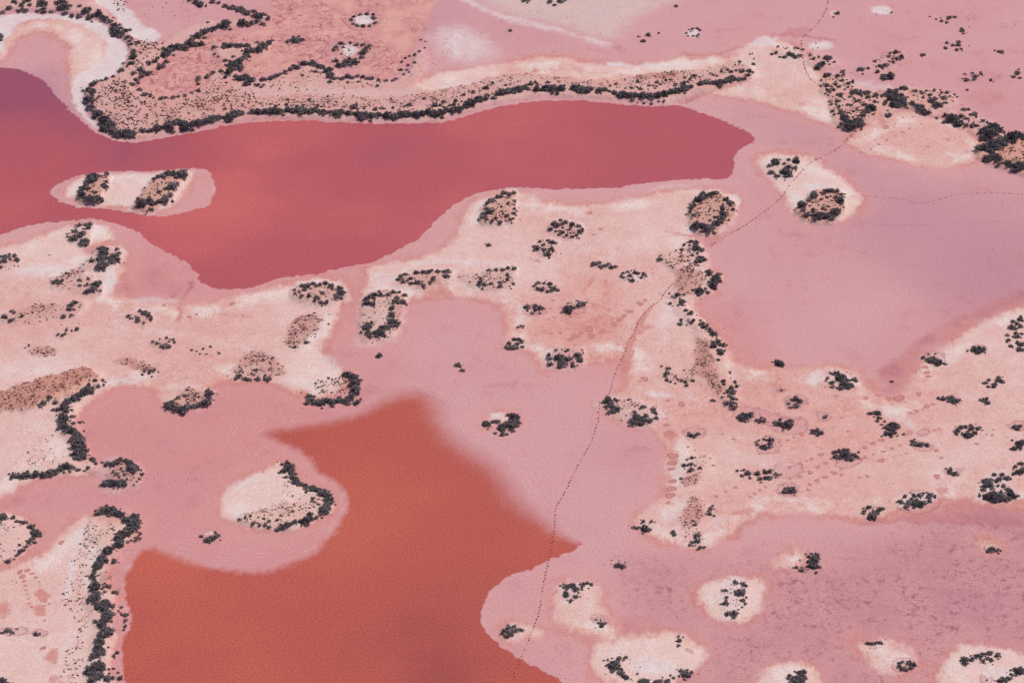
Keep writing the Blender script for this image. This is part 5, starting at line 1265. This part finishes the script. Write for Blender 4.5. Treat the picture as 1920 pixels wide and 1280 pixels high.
add('low_tussocks', mesh_np('low_tussocks', np.concatenate(Vl), np.concatenate(Fl), {'dark': np.concatenate(Dl), 'vary': np.concatenate(Rl)}, TUFT),
    'stuff', 'speckled low brown and dark tussocks dotted over the sandy banks', 'ground cover')

# ------------------------------------------------------------------ animal tracks and crust rings pressed into the flat
def decal(name, shapes, mat, label, cat):
    """each shape: rings of (x, y, r_in, r_out, n) laid on the relief"""
    Vl, Fl, off = [], [], 0
    for (x, y, ri, ro, asp, n) in shapes:
        t = np.arange(n) * 2 * math.pi / n
        wob_ = 1 + .18 * np.sin(t * 2 + x) + .1 * np.sin(t * 3 + y)
        o_ = np.stack([x + ro * wob_ * np.cos(t), y + ro * asp * wob_ * np.sin(t)], -1)
        if ri > 0:
            i_ = np.stack([x + ri * wob_ * np.cos(t), y + ri * asp * wob_ * np.sin(t)], -1)
            P = np.concatenate([o_, i_])
            F = [(k, (k + 1) % n, n + (k + 1) % n) for k in range(n)] + [(k, n + (k + 1) % n, n + k) for k in range(n)]
        else:
            P = np.concatenate([o_, [[x, y]]])
            F = [(k, (k + 1) % n, n) for k in range(n)]
        Vl.append(P)
        Fl.append(np.array(F) + off)
        off += len(P)
    P = np.concatenate(Vl)
    z = np.maximum(ground_z(P[:, 0], P[:, 1]), 0.0) + .012
    add(name, mesh_np(name, np.column_stack([P, z]), np.concatenate(Fl), None, mat), 'stuff', label, cat)


t = NT('trodden_mud')
MUD = t.done(t.bsdf(t.mix(t.noise(2.0), (.03, .012, .018, 1), (.09, .04, .045, 1)), .8, .2))
t = NT('worn_crust')
WORN = t.done(t.bsdf(t.mix(t.noise(1.2), alb(194, 128, 132), alb(212, 152, 155)), .85, .15))
Vl, Fl, off = [], [], 0
for line, sp, hw, jit in TRAILS[:3]:
    P = smooth(line, False, 10)
    P = P + np.column_stack([RNG.normal(0, .25, len(P)), RNG.normal(0, .15, len(P))])
    X, Y = ground(P[:, 0], P[:, 1])
    T = np.gradient(np.column_stack([X, Y]), axis=0)
    T /= np.linalg.norm(T, axis=1)[:, None] + 1e-9
    Wd = (.06 + .12 * RNG.random(len(P)))[:, None]
    Nn = np.column_stack([-T[:, 1], T[:, 0]]) * Wd
    L_, R_ = np.column_stack([X, Y]) + Nn, np.column_stack([X, Y]) - Nn
    Pq = np.concatenate([L_, R_])
    zq = np.maximum(ground_z(Pq[:, 0], Pq[:, 1]), 0.0) + .007
    keep_ = [k for k in range(len(P) - 1) if RNG.random() > .3 and zq[k] > .0071]
    Vl.append(np.column_stack([Pq, zq]))
    n_ = len(P)
    Fl.append(np.array([(k, k + 1, n_ + k + 1, n_ + k) for k in keep_]) + off)
    off += 2 * n_
add('trodden_path', mesh_np('trodden_path', np.concatenate(Vl), np.concatenate(Fl), None, WORN), 'structure', 'narrow trodden line winding from top right to bottom centre', 'path')
shapes = []
for line, sp, hw, jit in TRAILS:
    P = smooth(line, False, 8)
    seg = np.hypot(*np.diff(P, axis=0).T)
    L = np.concatenate([[0], np.cumsum(seg)])
    d = np.arange(0, L[-1], sp * 1.1)
    d = d + RNG.normal(0, sp * .12, len(d))
    side = np.where(np.arange(len(d)) % 2, 1, -1) * .45
    X, Y = np.interp(d, L, P[:, 0]) + side + RNG.normal(0, jit * .6, len(d)), np.interp(d, L, P[:, 1]) + RNG.normal(0, jit * .4, len(d))
    gx_, gy_ = ground(X, Y)
    for x, y, py in zip(gx_, gy_, Y):
        if RNG.random() < .15:
            continue
        r = 1.12 * hw * m_per_px(py) * RNG.uniform(.7, 1.25)
        shapes.append((x, y, 0, r, 1.25, 7))
decal('animal_tracks', shapes, MUD, 'dotted lines of dark animal footprints winding over the salt flats', 'tracks')
t = NT('ring_crust')
RINGM = t.done(t.bsdf(t.mix(t.noise(1.5), alb(182, 112, 115), alb(204, 134, 132)), .85, .15))
t = NT('ring_crust_inner')
RING2 = t.done(t.bsdf(t.mix(t.noise(2.5), alb(203, 138, 136), alb(213, 152, 149)), .85, .15))
sh1, sh2 = [], []
for key, s in RINGS.items():
    a, b = map(int, key.split())
    for (x, y, r) in pts3(s):
        X, Y, R = a * 480 + x / 4, b * 320 + y / 4, r / 4
        gx_, gy_ = ground(X, Y)
        R *= m_per_px(Y)
        R *= 1.2
        sh1.append((gx_, gy_, R * .62, R * 1.0, .9, 16))
        if R > .3:
            sh1.append((gx_, gy_, 0, R * .24, .9, 7))
        sh2.append((gx_, gy_, R * .25, R * .61, .9, 16))
decal('crust_rings', sh1, RINGM, 'small dark rings and spots in the dried salt crust', 'crust marks')
decal('crust_ring_centres', sh2, RING2, 'damp pink centres of the small crust rings', 'crust marks')
